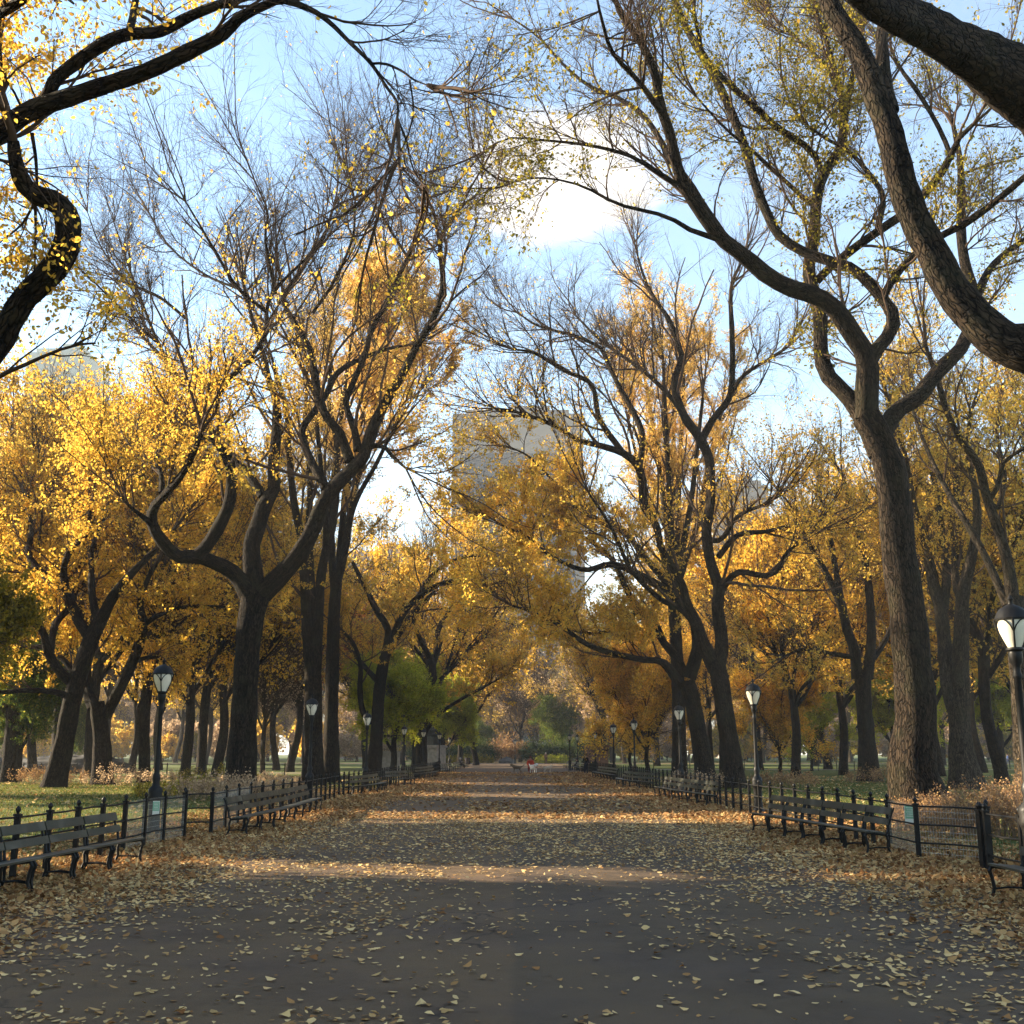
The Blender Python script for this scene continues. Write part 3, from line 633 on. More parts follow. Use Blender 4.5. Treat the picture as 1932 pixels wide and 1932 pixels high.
make_tree('elm_tree', bh, Hx.l, dict(n2=8, n3=5, len1=2.8, len2=1.5, len3=.8, leadlen=5, leaves=6, lsize=.13, d1=1.3, rmin=.006, hmin=8, trop=.14, gap=.34), [M['barkl'], M['twig'], M['amber']], 'pale-barked tree rising behind the nearest right lamp at the picture edge', seed=43)
# ---- left, further along the walk
D1 = Trace(63)
D1.limb('BL 1180,1640,84 1180,1500,72 1183,1350,68 1180,1250,66')
D1.limb('BL 1175,1280,46 1160,1100,42 1150,900,38 1140,750,34 1110,600,30 1090,400,26 1080,250,20 1040,100,14 TL 1010,1300,9', -3)
D1.limb('BL 1190,1260,46 1200,1050,42 1215,850,38 1250,700,34 1270,550,28 1270,380,24 1240,200,18 1250,60,14 TL 1240,1260,9', 2)
D1.limb('BL 1180,1150,34 1175,900,30 1165,700,28 1170,500,22 1150,300,18 1160,120,13 TL 1150,1320,8', 4)
D1.limb('BL 1215,900,28 1230,750,26 1220,550,22 1200,350,18 1190,150,12', -5)
bd = base_at(591, 63); D1.l[0] = root_trunk(D1.l[0], bd, 1.25)
VP = dict(n2=8, n3=6, n4=0, len1=4.6, len2=1.8, len3=1.0, leadlen=6, leaves=6, lsize=.14, d1=1.7, rmin=.008, hmin=10, trop=.22, trop2=.12, gap=.25, lead=4, leafprob=lambda p: np.clip(.35 + (p[:, 2] - 10) * .06, 0, 1))
make_tree('elm_tree', bd, D1.l, VP, [M['bark'], M['twig'], M['orange']], 'straight multi-stemmed elm behind the second left lamp, nearer of the upright pair', seed=51)
D2 = Trace(72)
D2.limb('BL 1252,1620,62 1250,1400,54 1255,1200,52 1262,1000,48 1270,900,46')
D2.limb('BL 1268,920,36 1300,780,34 1320,650,30 1345,520,26 1400,380,22 1450,250,18 1500,120,13 TL 1540,1260,8', 2)
D2.limb('BL 1262,930,34 1250,750,32 1250,600,28 1270,420,24 1290,260,18 1310,100,14 TL 1330,1250,9', -3)
D2.limb('BL 1275,880,30 1290,700,28 1310,500,24 1350,350,20 1380,200,14 TL 1420,1260,9', 5)
D2.limb('BL 1290,800,24 1340,600,22 1420,450,18 1480,330,14 1560,200,9', -5)
D2.limb('BL 1310,620,20 1330,400,18 1370,250,14 1400,80,10 TL 1440,1200,7', 0)
bd2 = base_at(626, 72); D2.l[0] = root_trunk(D2.l[0], bd2, 1.25)
make_tree('elm_tree', bd2, D2.l, dict(VP, n3=8, leaves=26, lsize=.15, gap=.12), [M['bark'], M['twig'], M['orange']], 'tall vase-shaped elm with a glowing orange crown, farther of the upright pair on the left', seed=52)
C3 = Trace(78)
C3.limb('BR 632,1600,58 628,1400,52 622,1200,50 612,1000,48 600,880,46')
for i, (sp_, dd) in enumerate([('605,900,30 585,700,26 560,500,22 530,300,18 500,120,13', 3), ('605,880,30 600,700,26 590,480,22 580,280,18 570,60,12', -4), ('610,900,28 625,700,26 630,500,22 640,300,17 650,100,12', 4), ('615,920,28 650,740,26 680,560,22 700,380,18 720,200,13', -3), ('612,960,26 660,800,24 710,640,20 740,450,16 790,260,11', 2), ('600,900,26 560,760,22 520,600,18 470,420,14 430,250,10', -2), ('605,860,24 612,640,22 610,420,18 612,220,12', 6)]):
    C3.limb('BR ' + sp_, dd)
bc3 = base_at(1282, 78); C3.l[0] = root_trunk(C3.l[0], bc3, 1.25)
make_tree('elm_tree', bc3, C3.l, dict(VP, n3=7, leaves=17, d1=1.5, gap=.15), [M['bark'], M['twig'], M['orange']], 'straight vase-shaped elm with many thin stems behind the two leaning right-hand elms', seed=53)
K = Trace(92)
K.limb('BL 1410,1620,56 1420,1480,50 1428,1340,46 1440,1240,44 1452,1180,42')
K.limb('BL 1445,1200,34 1500,1100,30 1530,1050,26 1590,980,20 1640,930,14', 3)
K.limb('BL 1448,1190,34 1465,1080,30 1420,1000,26 1370,900,20 1330,820,14', -3)
K.limb('BL 1400,1430,26 1368,1380,24 1358,1290,22 1360,1210,18 1330,1120,16 1290,1080,10', -4)
K.limb('BL 1452,1190,32 1520,1020,26 1610,930,22 1720,890,16 1850,905,9', -3)
K.limb('BL 1560,980,20 1640,860,16 1760,800,12 1900,800,8', 3)
K.limb('BL 1425,1270,24 1380,1220,20 1330,1160,16 1290,1110,12', 4)
bk = base_at(705, 92); K.l[0] = root_trunk(K.l[0], bk, 1.2)
make_tree('elm_tree', bk, K.l, dict(n2=8, n3=5, len1=3.4, len2=1.9, len3=1.0, leadlen=5, leaves=20, lsize=.18, d1=2.2, rmin=.010, hmin=7, gap=.25), [M['bark'], M['twig'], M['gold']], 'elm behind the third left lamp with a stem bowed out to the left', seed=54)
L_ = Trace(112)
L_.limb('BL 1590,1560,44 1592,1450,38 1600,1350,36 1625,1290,34 1632,1230,32 1625,1170,26')
L_.limb('BL 1630,1220,26 1660,1120,24 1650,1090,22 1690,1010,18 1730,960,12', 3)
L_.limb('BL 1622,1180,24 1590,1120,20 1560,1050,14 1520,960,9', -4)
L_.limb('BL 1600,1470,18 1650,1400,16 1720,1350,13 1830,1290,10 1900,1250,6', -2)
bl = base_at(795, 112); L_.l[0] = root_trunk(L_.l[0], bl, 1.2)
make_tree('elm_tree', bl, L_.l, dict(n2=8, n3=5, len1=3.6, len2=2.0, len3=1.1, leadlen=5, leaves=18, lsize=.20, d1=2.2, rmin=.012, hmin=5, gap=.25), [M['bark'], M['twig'], M['gold']], 'knobbly elm arching over the left statue', seed=55)

# ---- generic trees for the groves behind
def gen_limbs(rng, H, hf, n, r0, spread, forks=2, lean=0.0, mono=False):
    la = rng.uniform(0, 6.28); top = np.array([math.cos(la) * lean, math.sin(la) * lean, hf])
    L = [(np.array([[0, 0, -.1], [0, 0, .5], top * .5 + [rng.normal() * .15, rng.normal() * .15, 0], top]), np.array([r0 * 1.35, r0 * 1.05, r0 * .92, r0 * .85]))]
    if mono: L.append((np.array([top, top + [.2, .1, (H - hf) * .5], top + [0, .3, (H - hf) * .85]]), np.array([r0 * .8, r0 * .45, r0 * .12])))
    for i in range(n):
        az = 2 * math.pi * (i + rng.uniform(-.3, .3)) / n; sp = spread * rng.uniform(.6, 1.3); Ln = (H - hf) * rng.uniform(.62, .85)
        z0 = hf * rng.uniform(.72, 1.0) if not mono else rng.uniform(hf * .5, hf + (H - hf) * .6)
        p = np.array([top[0] * z0 / hf, top[1] * z0 / hf, z0]); D = np.array([math.cos(az) * math.sin(sp), math.sin(az) * math.sin(sp), math.cos(sp)])
        if mono: Ln *= .75 * (1.25 - z0 / H)
        P = [p]; 
        for k in range(6):
            D = unit(D + np.array([0, 0, .16]) + rng.normal(size=3) * .16); P.append(P[-1] + D * Ln / 6)
        P = np.array(P); R = np.linspace(r0 * .5, r0 * .10, 7); L.append((P, R))
        for f in range(forks):
            j = rng.integers(1, 5); D2 = unit(unit(P[j + 1] - P[j]) + rng.normal(size=3) * .55 + [0, 0, .1]); Q = [P[j]]
            for k in range(4):
                D2 = unit(D2 + np.array([0, 0, .14]) + rng.normal(size=3) * .14); Q.append(Q[-1] + D2 * Ln * .14)
            L.append((np.array(Q), np.linspace(R[j] * .75, r0 * .08, 5)))
    return L
def proto(name, seed, gl, prm):
    rng = np.random.default_rng(seed); limbs = gen_limbs(rng, **gl)
    tr, tw, lf = finish_tree(rng, limbs, prm)
    return dict(tr=tr, tw=tw, lf=lf, me=[bark_attr(mk_mesh(name + '_trunk', tr[0], [tr[1]], M['bark']), tr[2]), mk_mesh(name + '_branches', tw[0], [tw[1]], M['twig']), mk_mesh(name + '_foliage', lf[0], [lf[1]], M['gold'], False) if lf else None])
PR = {}
PR['elm1'] = proto('spreading_tree_a', 101, dict(H=20, hf=6, n=6, r0=.30, spread=.75, forks=3), dict(n2=6, n3=4, len1=3.2, len2=1.9, len3=1.1, leadlen=4, leaves=8.5, lsize=.20, d1=1.2, rmin=.012, hmin=3.5, gap=.22))
PR['elm2'] = proto('spreading_tree_b', 102, dict(H=22, hf=7.5, n=5, r0=.33, spread=.6, forks=3, lean=.8), dict(n2=6, n3=4, len1=3.2, len2=1.9, len3=1.1, leadlen=4, leaves=8.5, lsize=.20, d1=1.2, rmin=.012, hmin=4, gap=.30, cs=2.))
PR['vase'] = proto('upright_tree', 103, dict(H=25, hf=8, n=9, r0=.34, spread=.28, forks=3), dict(n2=6, n3=4, len1=3.0, len2=2.0, len3=1.2, leadlen=5, leaves=9, lsize=.20, d1=1.1, rmin=.012, hmin=8, trop=.2, gap=.25, cs=1.))
PR['bare'] = proto('bare_tree', 104, dict(H=21, hf=6, n=7, r0=.28, spread=.45, forks=3), dict(n2=8, n3=6, len1=3.2, len2=2.0, len3=1.2, leadlen=5, leaves=.8, lsize=.24, d1=1.4, rmin=.010, hmin=5, trop=.15))
PR['small'] = proto('small_tree', 105, dict(H=10, hf=2.2, n=8, r0=.16, spread=.6, forks=2), dict(n2=6, n3=5, len1=1.8, len2=1.1, len3=.7, leadlen=2, leaves=11, lsize=.16, d1=2.2, rmin=.008, hmin=1.5, trop=.12, gap=.12, cs=4.))
PR['dense'] = proto('dense_tree', 106, dict(H=15, hf=3.5, n=10, r0=.42, spread=1.0, forks=3, mono=True), dict(n2=7, n3=5, len1=2.6, len2=1.5, len3=.9, leadlen=2.4, leaves=13, lsize=.22, d1=2.0, rmin=.012, hmin=2.0, trop=.03, gap=.08, cs=3.))
def place(key, x, y, s, lm, label, group=None, cat='tree', wood='bark', tw='twig', rz=None, name='tree', sz=None):
    p = PR[key]; root = empty(name, (x, y, 0), rngm.uniform(0, 6.28) if rz is None else rz); root.scale = (s, s, sz or s); tag(root, label, cat, group)
    for nm, me, mt in zip(('trunk', 'branches', 'foliage'), p['me'], (wood, tw, lm)):
        if me is None: continue
        o = link(nm, me, root)
        o.material_slots[0].link = 'OBJECT'; o.material_slots[0].material = M[mt]
    return root
def pu(u, z): return (W(u, 1421, z)[0], z)
SP = [  # key, u, z, scale, leaf material, label, extra
 ('small', 1222, 96, 1.15, 'gold', 'bright yellow tree behind the fourth right lamp', {}),
 ('small', 1190, 118, 1.0, 'gold', 'golden small tree leaning over the right statue', {}),
 ('small', 1470, 100, 1.0, 'gold', 'glowing yellow low tree on the right lawn beyond the second right lamp', {}),
 ('small', 1530, 118, .9, 'lime', 'yellow-green low tree right of the glowing yellow low tree', {}),
 ('dense', 1688, 120, .8, 'lime', 'lime green bushy tree seen between the dark upright tree and the sunlit elm', {}),
 ('bare', 981, 232, 1.15, 'tan', 'bare vase-shaped tree standing at the end of the walk', {}),
 ('dense', 1046, 226, .85, 'green', 'dark green tree right of the bare tree at the end of the walk', {}),
 ('dense', 905, 240, .55, 'green', 'dark low tree left of the bare tree at the end of the walk', {}),
 ('dense', 742, 104, .72, 'lime', 'bushy yellow-green tree close behind the third left lamp', {}),
 ('dense', 782, 130, .85, 'lime', 'lime leafed tree behind the fourth left lamp', {}),
 ('dense', 836, 160, .8, 'lime', 'yellow-green tree behind the left statue', {}),
 ('elm2', 898, 175, .95, 'gold', 'golden tree drooping over the left end of the shrub bed', {}),
 ('dense', 36, 74, .62, 'green', 'low dark green tree at the left picture edge before the boulder', {}),
 ('dense', -30, 92, .8, 'olive', 'olive tree cut by the left picture edge', {}),
 ('dense', 130, 128, .55, 'green', 'green bushy tree behind the boulder', {}),
 ('elm1', 352, 84, .9, 'gold', 'thick-trunked golden tree right of the first left lamp', {}),
 ('elm2', 381, 98, .95, 'amber', 'slimmer tree right of the thick-trunked golden tree', {}),
 ('elm1', 412, 90, .95, 'gold', 'golden tree just left of the tall forked elm trunk', {}),
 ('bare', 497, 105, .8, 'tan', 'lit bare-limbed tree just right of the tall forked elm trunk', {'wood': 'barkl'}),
 ('elm2', 522, 122, .8, 'redl', 'red leafed tree between the forked elm and the upright pair', {}),
 ('elm2', 548, 112, .85, 'amber', 'amber tree left of the upright pair of elms', {}),
 ('elm1', 690, 140, .9, 'amber', 'amber tree between the upright pair and the third left lamp', {}),
 ('elm1', 250, 108, .85, 'gold', 'golden tree far back between the V-forked elm and the first left lamp', {}),
 ('elm2', 1560, 130, .95, 'amber', 'amber tree far back left of the dark upright tree', {}),
 ('elm1', 1590, 96, .9, 'amber', 'brown-leafed tree left of the dark upright tree', {}),
 ('elm2', 1430, 125, 1.0, 'amber', 'amber tree behind the large sinuous elm', {}),
 ('elm1', 1340, 140, 1.0, 'gold', 'golden tree behind the two leaning right-hand elms', {}),
 ('elm1', 1240, 165, 1.0, 'olive', 'olive tree far along the right side of the walk', {}),
 ('elm2', 1130, 185, .9, 'amber', 'amber tree above the right statue', {}),
 ('elm1', 1770, 92, .95, 'gold', 'golden tree between the sunlit elm and the slim two-stemmed tree', {}),
 ('elm2', 1850, 108, .9, 'gold', 'yellow tree right of the slim two-stemmed tree', {}),
 ('dense', 1890, 130, .95, 'lime', 'green-gold bushy tree behind the nearest right lamp', {}),
 ('elm1', 1940, 88, .9, 'amber', 'amber tree at the right picture edge', {}),
 ('vase', 1500, 150, .95, 'orange', 'tall orange tree standing high behind the right lawn', {}),
 ('vase', 760, 185, .9, 'orange', 'orange upright tree far along the left side of the walk', {}),
 ('elm1', 64, 100, 1.0, 'gold', 'golden tree behind the leftmost leaning elm', {}),
 ('elm2', 170, 92, 1.0, 'gold', 'golden tree behind the V-forked elm', {}),
 ('elm1', 300, 125, 1.05, 'gold', 'tall golden tree directly behind the first left lamp', {}),
 ('vase', 200, 150, 1.0, 'orange', 'tall orange tree far behind the V-forked elm', {}),
 ('elm2', 20, 72, .98, 'amber', 'tall amber tree rising behind the leftmost leaning elm', {}),
 ('vase', 110, 84, .95, 'gold', 'tall upright golden tree between the two leaning pairs and the tower', {}),
 ('vase', 275, 72, .80, 'gold', 'upright golden tree left of the first left lamp', {}),
 ('elm1', 1500, 86, .85, 'gold', 'golden tree behind the glowing low tree on the right lawn', {}),
 ('elm2', 1885, 66, .82, 'amber', 'amber tree just right of the slim two-stemmed tree', {}),
 ('vase', 1740, 100, .9, 'gold', 'tall golden upright tree directly behind the sunlit leaning elm', {}),
 ('elm2', 806, 128, 1.05, 'gold', 'tall golden tree rising behind the knobbly elm and left of the slab tower', {}),
 ('elm1', 868, 190, 1.1, 'amber', 'amber tree in front of the lower part of the slab tower', {}),
 ('vase', 455, 150, 1.0, 'orange', 'tall orange tree far behind the forked elm', {}),
]
for key, u, z, s, lm, lab, kw in SP:
    x, y = pu(u, z); place(key, x, y, s * (1.32 if key in ('elm1', 'elm2', 'vase') else 1.0), lm, lab, **kw)
# grove trees further back, alike at this distance
def blocked(x, y, lst, d):
    return any((x - a) ** 2 + (y - b) ** 2 < d * d for a, b in lst)
spots = [pu(a[1], a[2]) for a in SP]
rg = random.Random(5)
for side, lab, grp in ((-1, 'amber and yellow trees of the far grove left of the walk, alike at that distance', 'far grove left of the walk'), (1, 'amber and yellow trees of the far grove right of the walk, alike at that distance', 'far grove right of the walk')):
    c = 0; tries = 0
    while c < (9 if side < 0 else 12) and tries < 900:
        tries += 1; y = rg.uniform(100, 225); x = side * rg.uniform(17, .47 * y + 4)
        if blocked(x, y, spots, 8.5): continue
        if side < 0 and -50 < x < -26 and y < 125: continue
        spots.append((x, y)); c += 1
        key = rg.choice(['elm1', 'elm2', 'elm1', 'vase', 'bare', 'elm2'])
        place(key, x, y, rg.uniform(1.1, 1.4), rg.choice(['gold', 'amber', 'orange', 'amber', 'tan']) if key != 'bare' else 'tan', lab, grp, wood=rg.choice(['bark', 'barkl']), tw='twigl' if key == 'bare' else 'twig')
# unseen trees added out of the picture on the sunny side to shade the walk
for i, (x, y, s) in enumerate([(-22, 30.8, .90), (-22.5, 20.0, .94), (-22, 12, 1.0), (-23, 4, 1.05), (-26.5, 48, .85), (-30, 9, 1.3), (-31, 17, 1.1), (-31, 0, 1.3), (-52, 10, 1.3), (-34, 52, 1.05), (-24, -6, 1.1)]):
    place('dense', x, y, s, 'olive', 'unseen bushy tree off the left edge of the picture, added to shade the walk', 'added shade trees left of the picture')
# far wood
def woodland(name, spots_, label):
    Vs = []; FT = []; FL = []; n = 0; mats = []
    F4 = []; MI = []
    for (x, y, key, s, lm, rz) in spots_:
        p = PR[key]; c, sn = math.cos(rz) * s, math.sin(rz) * s; A_ = np.array([[c, -sn, 0], [sn, c, 0], [0, 0, s]])
        for (V, F), mi in ((p['tr'][:2], 0), (p['tw'], 1), (p['lf'], lm)):
            if mi == 1: F = F.reshape(-1, F.shape[1])
            Vs.append(V @ A_.T + [x, y, 0]); F4.append(F + n); MI.append(np.full(len(F), mi)); n += len(V)
    me = mk_mesh(name, np.concatenate(Vs), [np.concatenate(F4)], [M['barkl'], M['twigl'], M['tan'], M['amber'], M['olive']], False)
    me.polygons.foreach_set('material_index', np.concatenate(MI).astype(np.int32))
    o = link(name, me); tag(o, label, 'woodland', kind='stuff'); return o
PR['far'] = proto('far_tree', 107, dict(H=20, hf=5, n=7, r0=.35, spread=.6, forks=2), dict(n2=4, n3=2, len1=3.6, len2=2.4, len3=1.6, leadlen=4, leaves=5, lsize=.38, d1=1.0, rmin=.03, hmin=3, gap=.2))
PR['brush'] = proto('brush', 108, dict(H=6, hf=.8, n=8, r0=.12, spread=1.0, forks=1), dict(n2=3, n3=2, len1=1.6, len2=1.0, len3=.8, leadlen=1.5, leaves=5, lsize=.5, d1=2.0, rmin=.02, hmin=.3, gap=.1))
ws = []
for i in range(70):
    x = (i / 69 - .5) * 330 + rg.uniform(-3, 3); y = 262 + abs(x) * .05 + rg.uniform(-14, 30)
    ws.append((x, y, 'far', rg.uniform(.8, 1.15), rg.choice([2, 2, 3, 3, 4]), rg.uniform(0, 6)))
for i in range(60):
    x = (i / 59 - .5) * 420 + rg.uniform(-3, 3); y = 320 + rg.uniform(-14, 30)
    ws.append((x, y, 'far', rg.uniform(1.0, 1.3), rg.choice([2, 2, 3]), rg.uniform(0, 6)))
for i in range(130):
    x = (i / 129 - .5) * 330 + rg.uniform(-2, 2)
    if abs(x) < 14: continue
    ws.append((x, 236 + rg.uniform(0, 26), 'brush', rg.uniform(.8, 1.4), rg.choice([2, 2, 3, 4]), rg.uniform(0, 6)))
woodland('woodland', ws, 'far belt of bare and tan trees closing the view behind the park')
print('trees done')
# ------------------------------------------------------------------ ground
def plane(name, x0, x1, y0, y1, z, mat, kind='structure', label=None):
    me = bpy.data.meshes.new(name); me.from_pydata([(x0, y0, z), (x1, y0, z), (x1, y1, z), (x0, y1, z)], [], [(0, 1, 2, 3)]); me.materials.append(mat)
    o = link(name, me); tag(o, kind=kind, label=label); return o
plane('ground', -800, 800, -300, 1400, -.004, M['lawn'], label='park lawn strewn with leaves on both sides of the walk')
plane('path', -7.2, 7.2, -20, 196, 0.0, M['asphalt'], label='wide asphalt walk strewn with yellow leaves')
plane('cross_path', -150, 150, 196.2, 212, 0.0, M['asphalt'], label='cross path at the far end of the walk')
plane('left_side_path', -90, -16, 104, 108, 0.0, M['sidepath'], label='pale path crossing behind the left lawn')
plane('right_side_path', 16, 120, 126, 130, 0.0, M['sidepath'], label='pale path crossing behind the right lawn')
def vnoise(x, y, s, seed):
    x = x / s; y = y / s; i = np.floor(x).astype(int); j = np.floor(y).astype(int); fx = x - i; fy = y - j
    fx = fx * fx * (3 - 2 * fx); fy = fy * fy * (3 - 2 * fy)
    def h(a, b):
        n = np.sin(a * 127.1 + b * 311.7 + seed * 74.7) * 43758.5453; return n - np.floor(n)
    return (h(i, j) * (1 - fx) + h(i + 1, j) * fx) * (1 - fy) + (h(i, j + 1) * (1 - fx) + h(i + 1, j + 1) * fx) * fy
def scatter(name, N, x0, x1, y0, y1, dens, size, mat, label, seed, zmax=.02, ypow=1.0, stand=.25):
    rng = np.random.default_rng(seed)
    x = rng.uniform(x0, x1, N); y = y0 + (y1 - y0) * rng.random(N) ** ypow
    ok = (rng.random(N) < dens(x, y)) & (np.abs(x) < .52 * y + 1.5); x = x[ok]; y = y[ok]; n = len(x)
    pos = np.stack([x, y, rng.uniform(.006, zmax, n)], 1)
    nr = unit(rng.normal(size=(n, 3)) * stand + np.array([0, 0, 1.0])); ax = perp(rng, nr); sdv = np.cross(nr, ax)
    L = (size * np.clip(np.exp(rng.normal(size=n) * .38), .35, 1.9) * (1 + np.maximum(y - 25, 0) * .006))[:, None]; Wd = L * rng.uniform(.45, .8, n)[:, None]
    cu = nr * L * rng.uniform(-.12, .22, n)[:, None]; cv = nr * L * rng.uniform(-.05, .25, n)[:, None]
    a = pos; V = np.stack([a + cv * .6, a + ax * L * .3 + sdv * Wd * .52 + cu * .5, a + ax * L * .62 + sdv * Wd * .46 + cu, a + ax * L + cv, a + ax * L * .62 - sdv * Wd * .46 + cu * .7, a + ax * L * .3 - sdv * Wd * .52 + cu * .4], 1)
    mn = V[..., 2].min(1); V[..., 2] += np.maximum(.004 - mn, 0)[:, None]
    b = np.arange(n)[:, None] * 6; F = np.concatenate([b + np.array([[0, 1, 2, 3]]), b + np.array([[0, 3, 4, 5]])])
    o = link(name, mk_mesh(name, V.reshape(-1, 3), [F], mat, False)); tag(o, label, 'leaves', kind='stuff'); return o
def d_path(x, y):
    ed = np.clip((np.abs(x) - 3.6) / 3.0, 0, 1) ** 1.3
    n1 = vnoise(x, y, 1.6, 1); n2 = vnoise(x, y * .6, .45, 2); n3 = vnoise(x, y, 5.0, 3)
    core = np.clip((n1 * .5 + n3 * .5 - .36) * 1.9, .05, 1) * np.clip(n2 * 2.2 - .45, .05, 1)
    clean = 1 - .62 * np.exp(-((x - 1.3) / 1.7) ** 2) * np.clip(1.7 - y / 17, 0, 1)
    return np.clip((core * .50 + .045) * clean + ed * .6 + np.clip((y - 15) / 80, 0, .14), 0, 1)
scatter('fallen_leaves', 190000, -7.6, 7.6, 5.5, 34, d_path, .054, M['litter'], 'pale yellow elm leaves scattered over the asphalt walk', 61, ypow=1.15, stand=.16)
scatter('far_fallen_leaves', 52000, -7.4, 7.4, 32, 110, lambda x, y: np.clip(.12 + .5 * (vnoise(x, y * .5, 4, 7) > .55) + np.clip((np.abs(x) - 4) / 3, 0, .8), 0, 1), .09, M['litterb'], 'fallen leaves lying on the far stretch of the walk', 62, ypow=1.4)
def d_edge(x, y):
    a = np.abs(x); return np.clip((a - 4.0) / 2.6, 0, 1) ** 1.5 * np.clip((10.5 - a) / 3.0, 0, 1) * np.clip(.35 + vnoise(x, y, 1.1, 9), 0, 1)
scatter('brown_leaf_litter', 380000, -11, 11, 6, 60, d_edge, .066, M['litterb'], 'rust brown leaf litter drifted along both fences and under the benches', 63, zmax=.05, ypow=1.3, stand=.45)
scatter('lawn_leaves', 60000, -40, 40, 14, 90, lambda x, y: (np.abs(x) > 8) * np.clip(.2 + vnoise(x, y, 5, 5) * .6, 0, 1), .10, M['litter'], 'fallen leaves sprinkled over the lawns', 64, ypow=1.3)
def grass(name, x0, x1, y0, y1, N, h, mat, label, seed, dens=None):
    rng = np.random.default_rng(seed); x = rng.uniform(x0, x1, N); y = rng.uniform(y0, y1, N); ok = np.abs(x) < .5 * y + 1
    if dens is not None: ok &= rng.random(N) < dens(x, y)
    x = x[ok]; y = y[ok]; n = len(x); z = np.zeros(n); b = np.stack([x, y, z], 1); a = rng.uniform(0, 6.28, n); w = np.stack([np.cos(a), np.sin(a), z], 1) * (.006 + .0002 * y)[:, None]
    t = b + np.stack([rng.normal(size=n) * .3, rng.normal(size=n) * .3, np.ones(n)], 1) * (h * rng.uniform(.5, 1.3, n))[:, None]
    V = np.stack([b - w, b + w, t + w * .2, t - w * .2], 1).reshape(-1, 3)
    o = link(name, mk_mesh(name, V, [np.arange(n * 4).reshape(n, 4)], mat, False)); tag(o, label, 'grass', kind='stuff')
M['blade'] = leaf_mat('grass_blade', [(0, (.05, .07, .015)), (.5, (.12, .14, .03)), (.8, (.22, .20, .06)), (1, (.34, .24, .10))], trans=.4)
grass('lawn_grass', -34, -7.4, 12, 70, 90000, .07, M['blade'], 'short green grass of the left lawn', 71)
grass('right_lawn_grass', 7.6, 36, 14, 75, 70000, .07, M['blade'], 'short grass of the right lawn', 72)

# ------------------------------------------------------------------ fences
def post_bm(m, x, y, h=1.05, rz=0):
    m.box((x, y, (h - .12) / 2), (.075, .075, h - .12), rz); m.box((x, y, h - .135), (.10, .10, .03), rz)
    m.lathe([(.022, 0), (.022, .02), (.034, .035), (.042, .06), (.036, .085), (.015, .105), (.004, .12)], (x, y, h - .12), 8)
def fence(name, pts, label, spacing=1.2, h=1.05, mesh_spans=(), posts_at=None, group=None, wire=None):
    base = pts[0]; root = empty(name, (base[0], base[1], 0)); tag(root, label, 'fence', group)
    P = []
    if posts_at is None:
        for a, b in zip(pts[:-1], pts[1:]):
            L = math.dist(a, b); n = max(1, round(L / spacing))
            P += [(a[0] + (b[0] - a[0]) * i / n, a[1] + (b[1] - a[1]) * i / n) for i in range(n)]
        P.append(pts[-1])
    else: P = pts
    me = None
    for (x, y) in P:
        if me is None:
            m = MB(); post_bm(m, 0, 0, h); o = m.build('post', M['iron'], root, smooth=True); me = o.data; o.location = (x - base[0], y - base[1], 0)
        else: link('post', me, root, (x - base[0], y - base[1], 0))
    for z in (.26, .57, .88):
        m = MB()
        for a, b in zip(P[:-1], P[1:]):
            sg = .012 * math.sin(a[1] * 3.7)
            mid = ((a[0] + b[0]) / 2 - base[0], (a[1] + b[1]) / 2 - base[1], z + sg)
            m.tube([(a[0] - base[0], a[1] - base[1], z), mid, (b[0] - base[0], b[1] - base[1], z)], .016, 6, cap=False)
        m.build('rail', M['iron'], root, smooth=True)
    if wire:
        m = MB()
        for i in wire:
            a, b = np.array(P[i]) - base[:2], np.array(P[i + 1]) - base[:2]; L = np.linalg.norm(b - a); n = int(L / .055)
            for k in range(1, n):
                q = a + (b - a) * k / n; m.tube([(q[0], q[1], .05), (q[0], q[1], .92)], .0028, 3, cap=False)
            for z in (.10, .20, .36, .46, .70, .80):
                m.tube([(a[0], a[1], z), (b[0], b[1], z)], .003, 3, cap=False)
        m.build('wire_mesh', M['wire'], root)
    return root
M['wire'] = simple('galvanised_wire', (.32, .29, .24), .5, .5, .1, metal=.6)
lf1 = [(-7.3, y) for y in np.arange(12.2, 23.9, 1.16)]
lf1[-1] = (-7.25, 23.7)
fence('iron_fence', lf1 + [(-7.12, 24.75)], 'near length of the left iron fence behind the nearest left bench', posts_at=1, wire=(8, 9, 10) if len(lf1) > 9 else None)
def scal(x0, y0, y1, amp, n, sgn):
    ys = np.linspace(y0, y1, n); return [(sgn * (x0 - amp * math.sin((y - y0) * .42)), y) for y in ys]
fence('iron_fence', [(-7.5, 26.0), (-6.95, 26.3), (-7.02, 27.8), (-7.15, 29.6)] + [(-(7.15 + .12 * math.sin(y * .3)), y) for y in np.arange(31, 112, 1.25)][:90], 'long far length of the left iron fence running to the left statue', posts_at=1, wire=(1, 2, 3))
fence('iron_fence', [(7.35, y) for y in np.arange(10.6, 18.1, 1.22)] + [(7.33, 18.05)], 'nearest length of the right iron fence at the picture edge', posts_at=1)
rf = [(7.9, 19.2), (7.12, 20.35), (7.16, 22.0)] + [(7.16 + .10 * math.sin(y * .3), y) for y in np.arange(23.2, 120, 1.25)][:88]
fence('iron_fence', [(7.36, 18.2)] + rf, 'long right iron fence with a sunlit wire-mesh panel', posts_at=1, wire=(0, 1, 2))
fence('iron_fence', [(-60, 97), (-40, 96), (-26, 95), (-16, 96)], 'thin dark fence crossing behind the left lawn', 1.6)
fence('iron_fence', [(13, 122), (34, 120), (52, 118)], 'thin dark fence crossing behind the right lawn', 1.9)
fence('iron_fence', [(54, 132), (74, 134)], 'short dark fence at the far right behind the two-stemmed tree', 1.9)

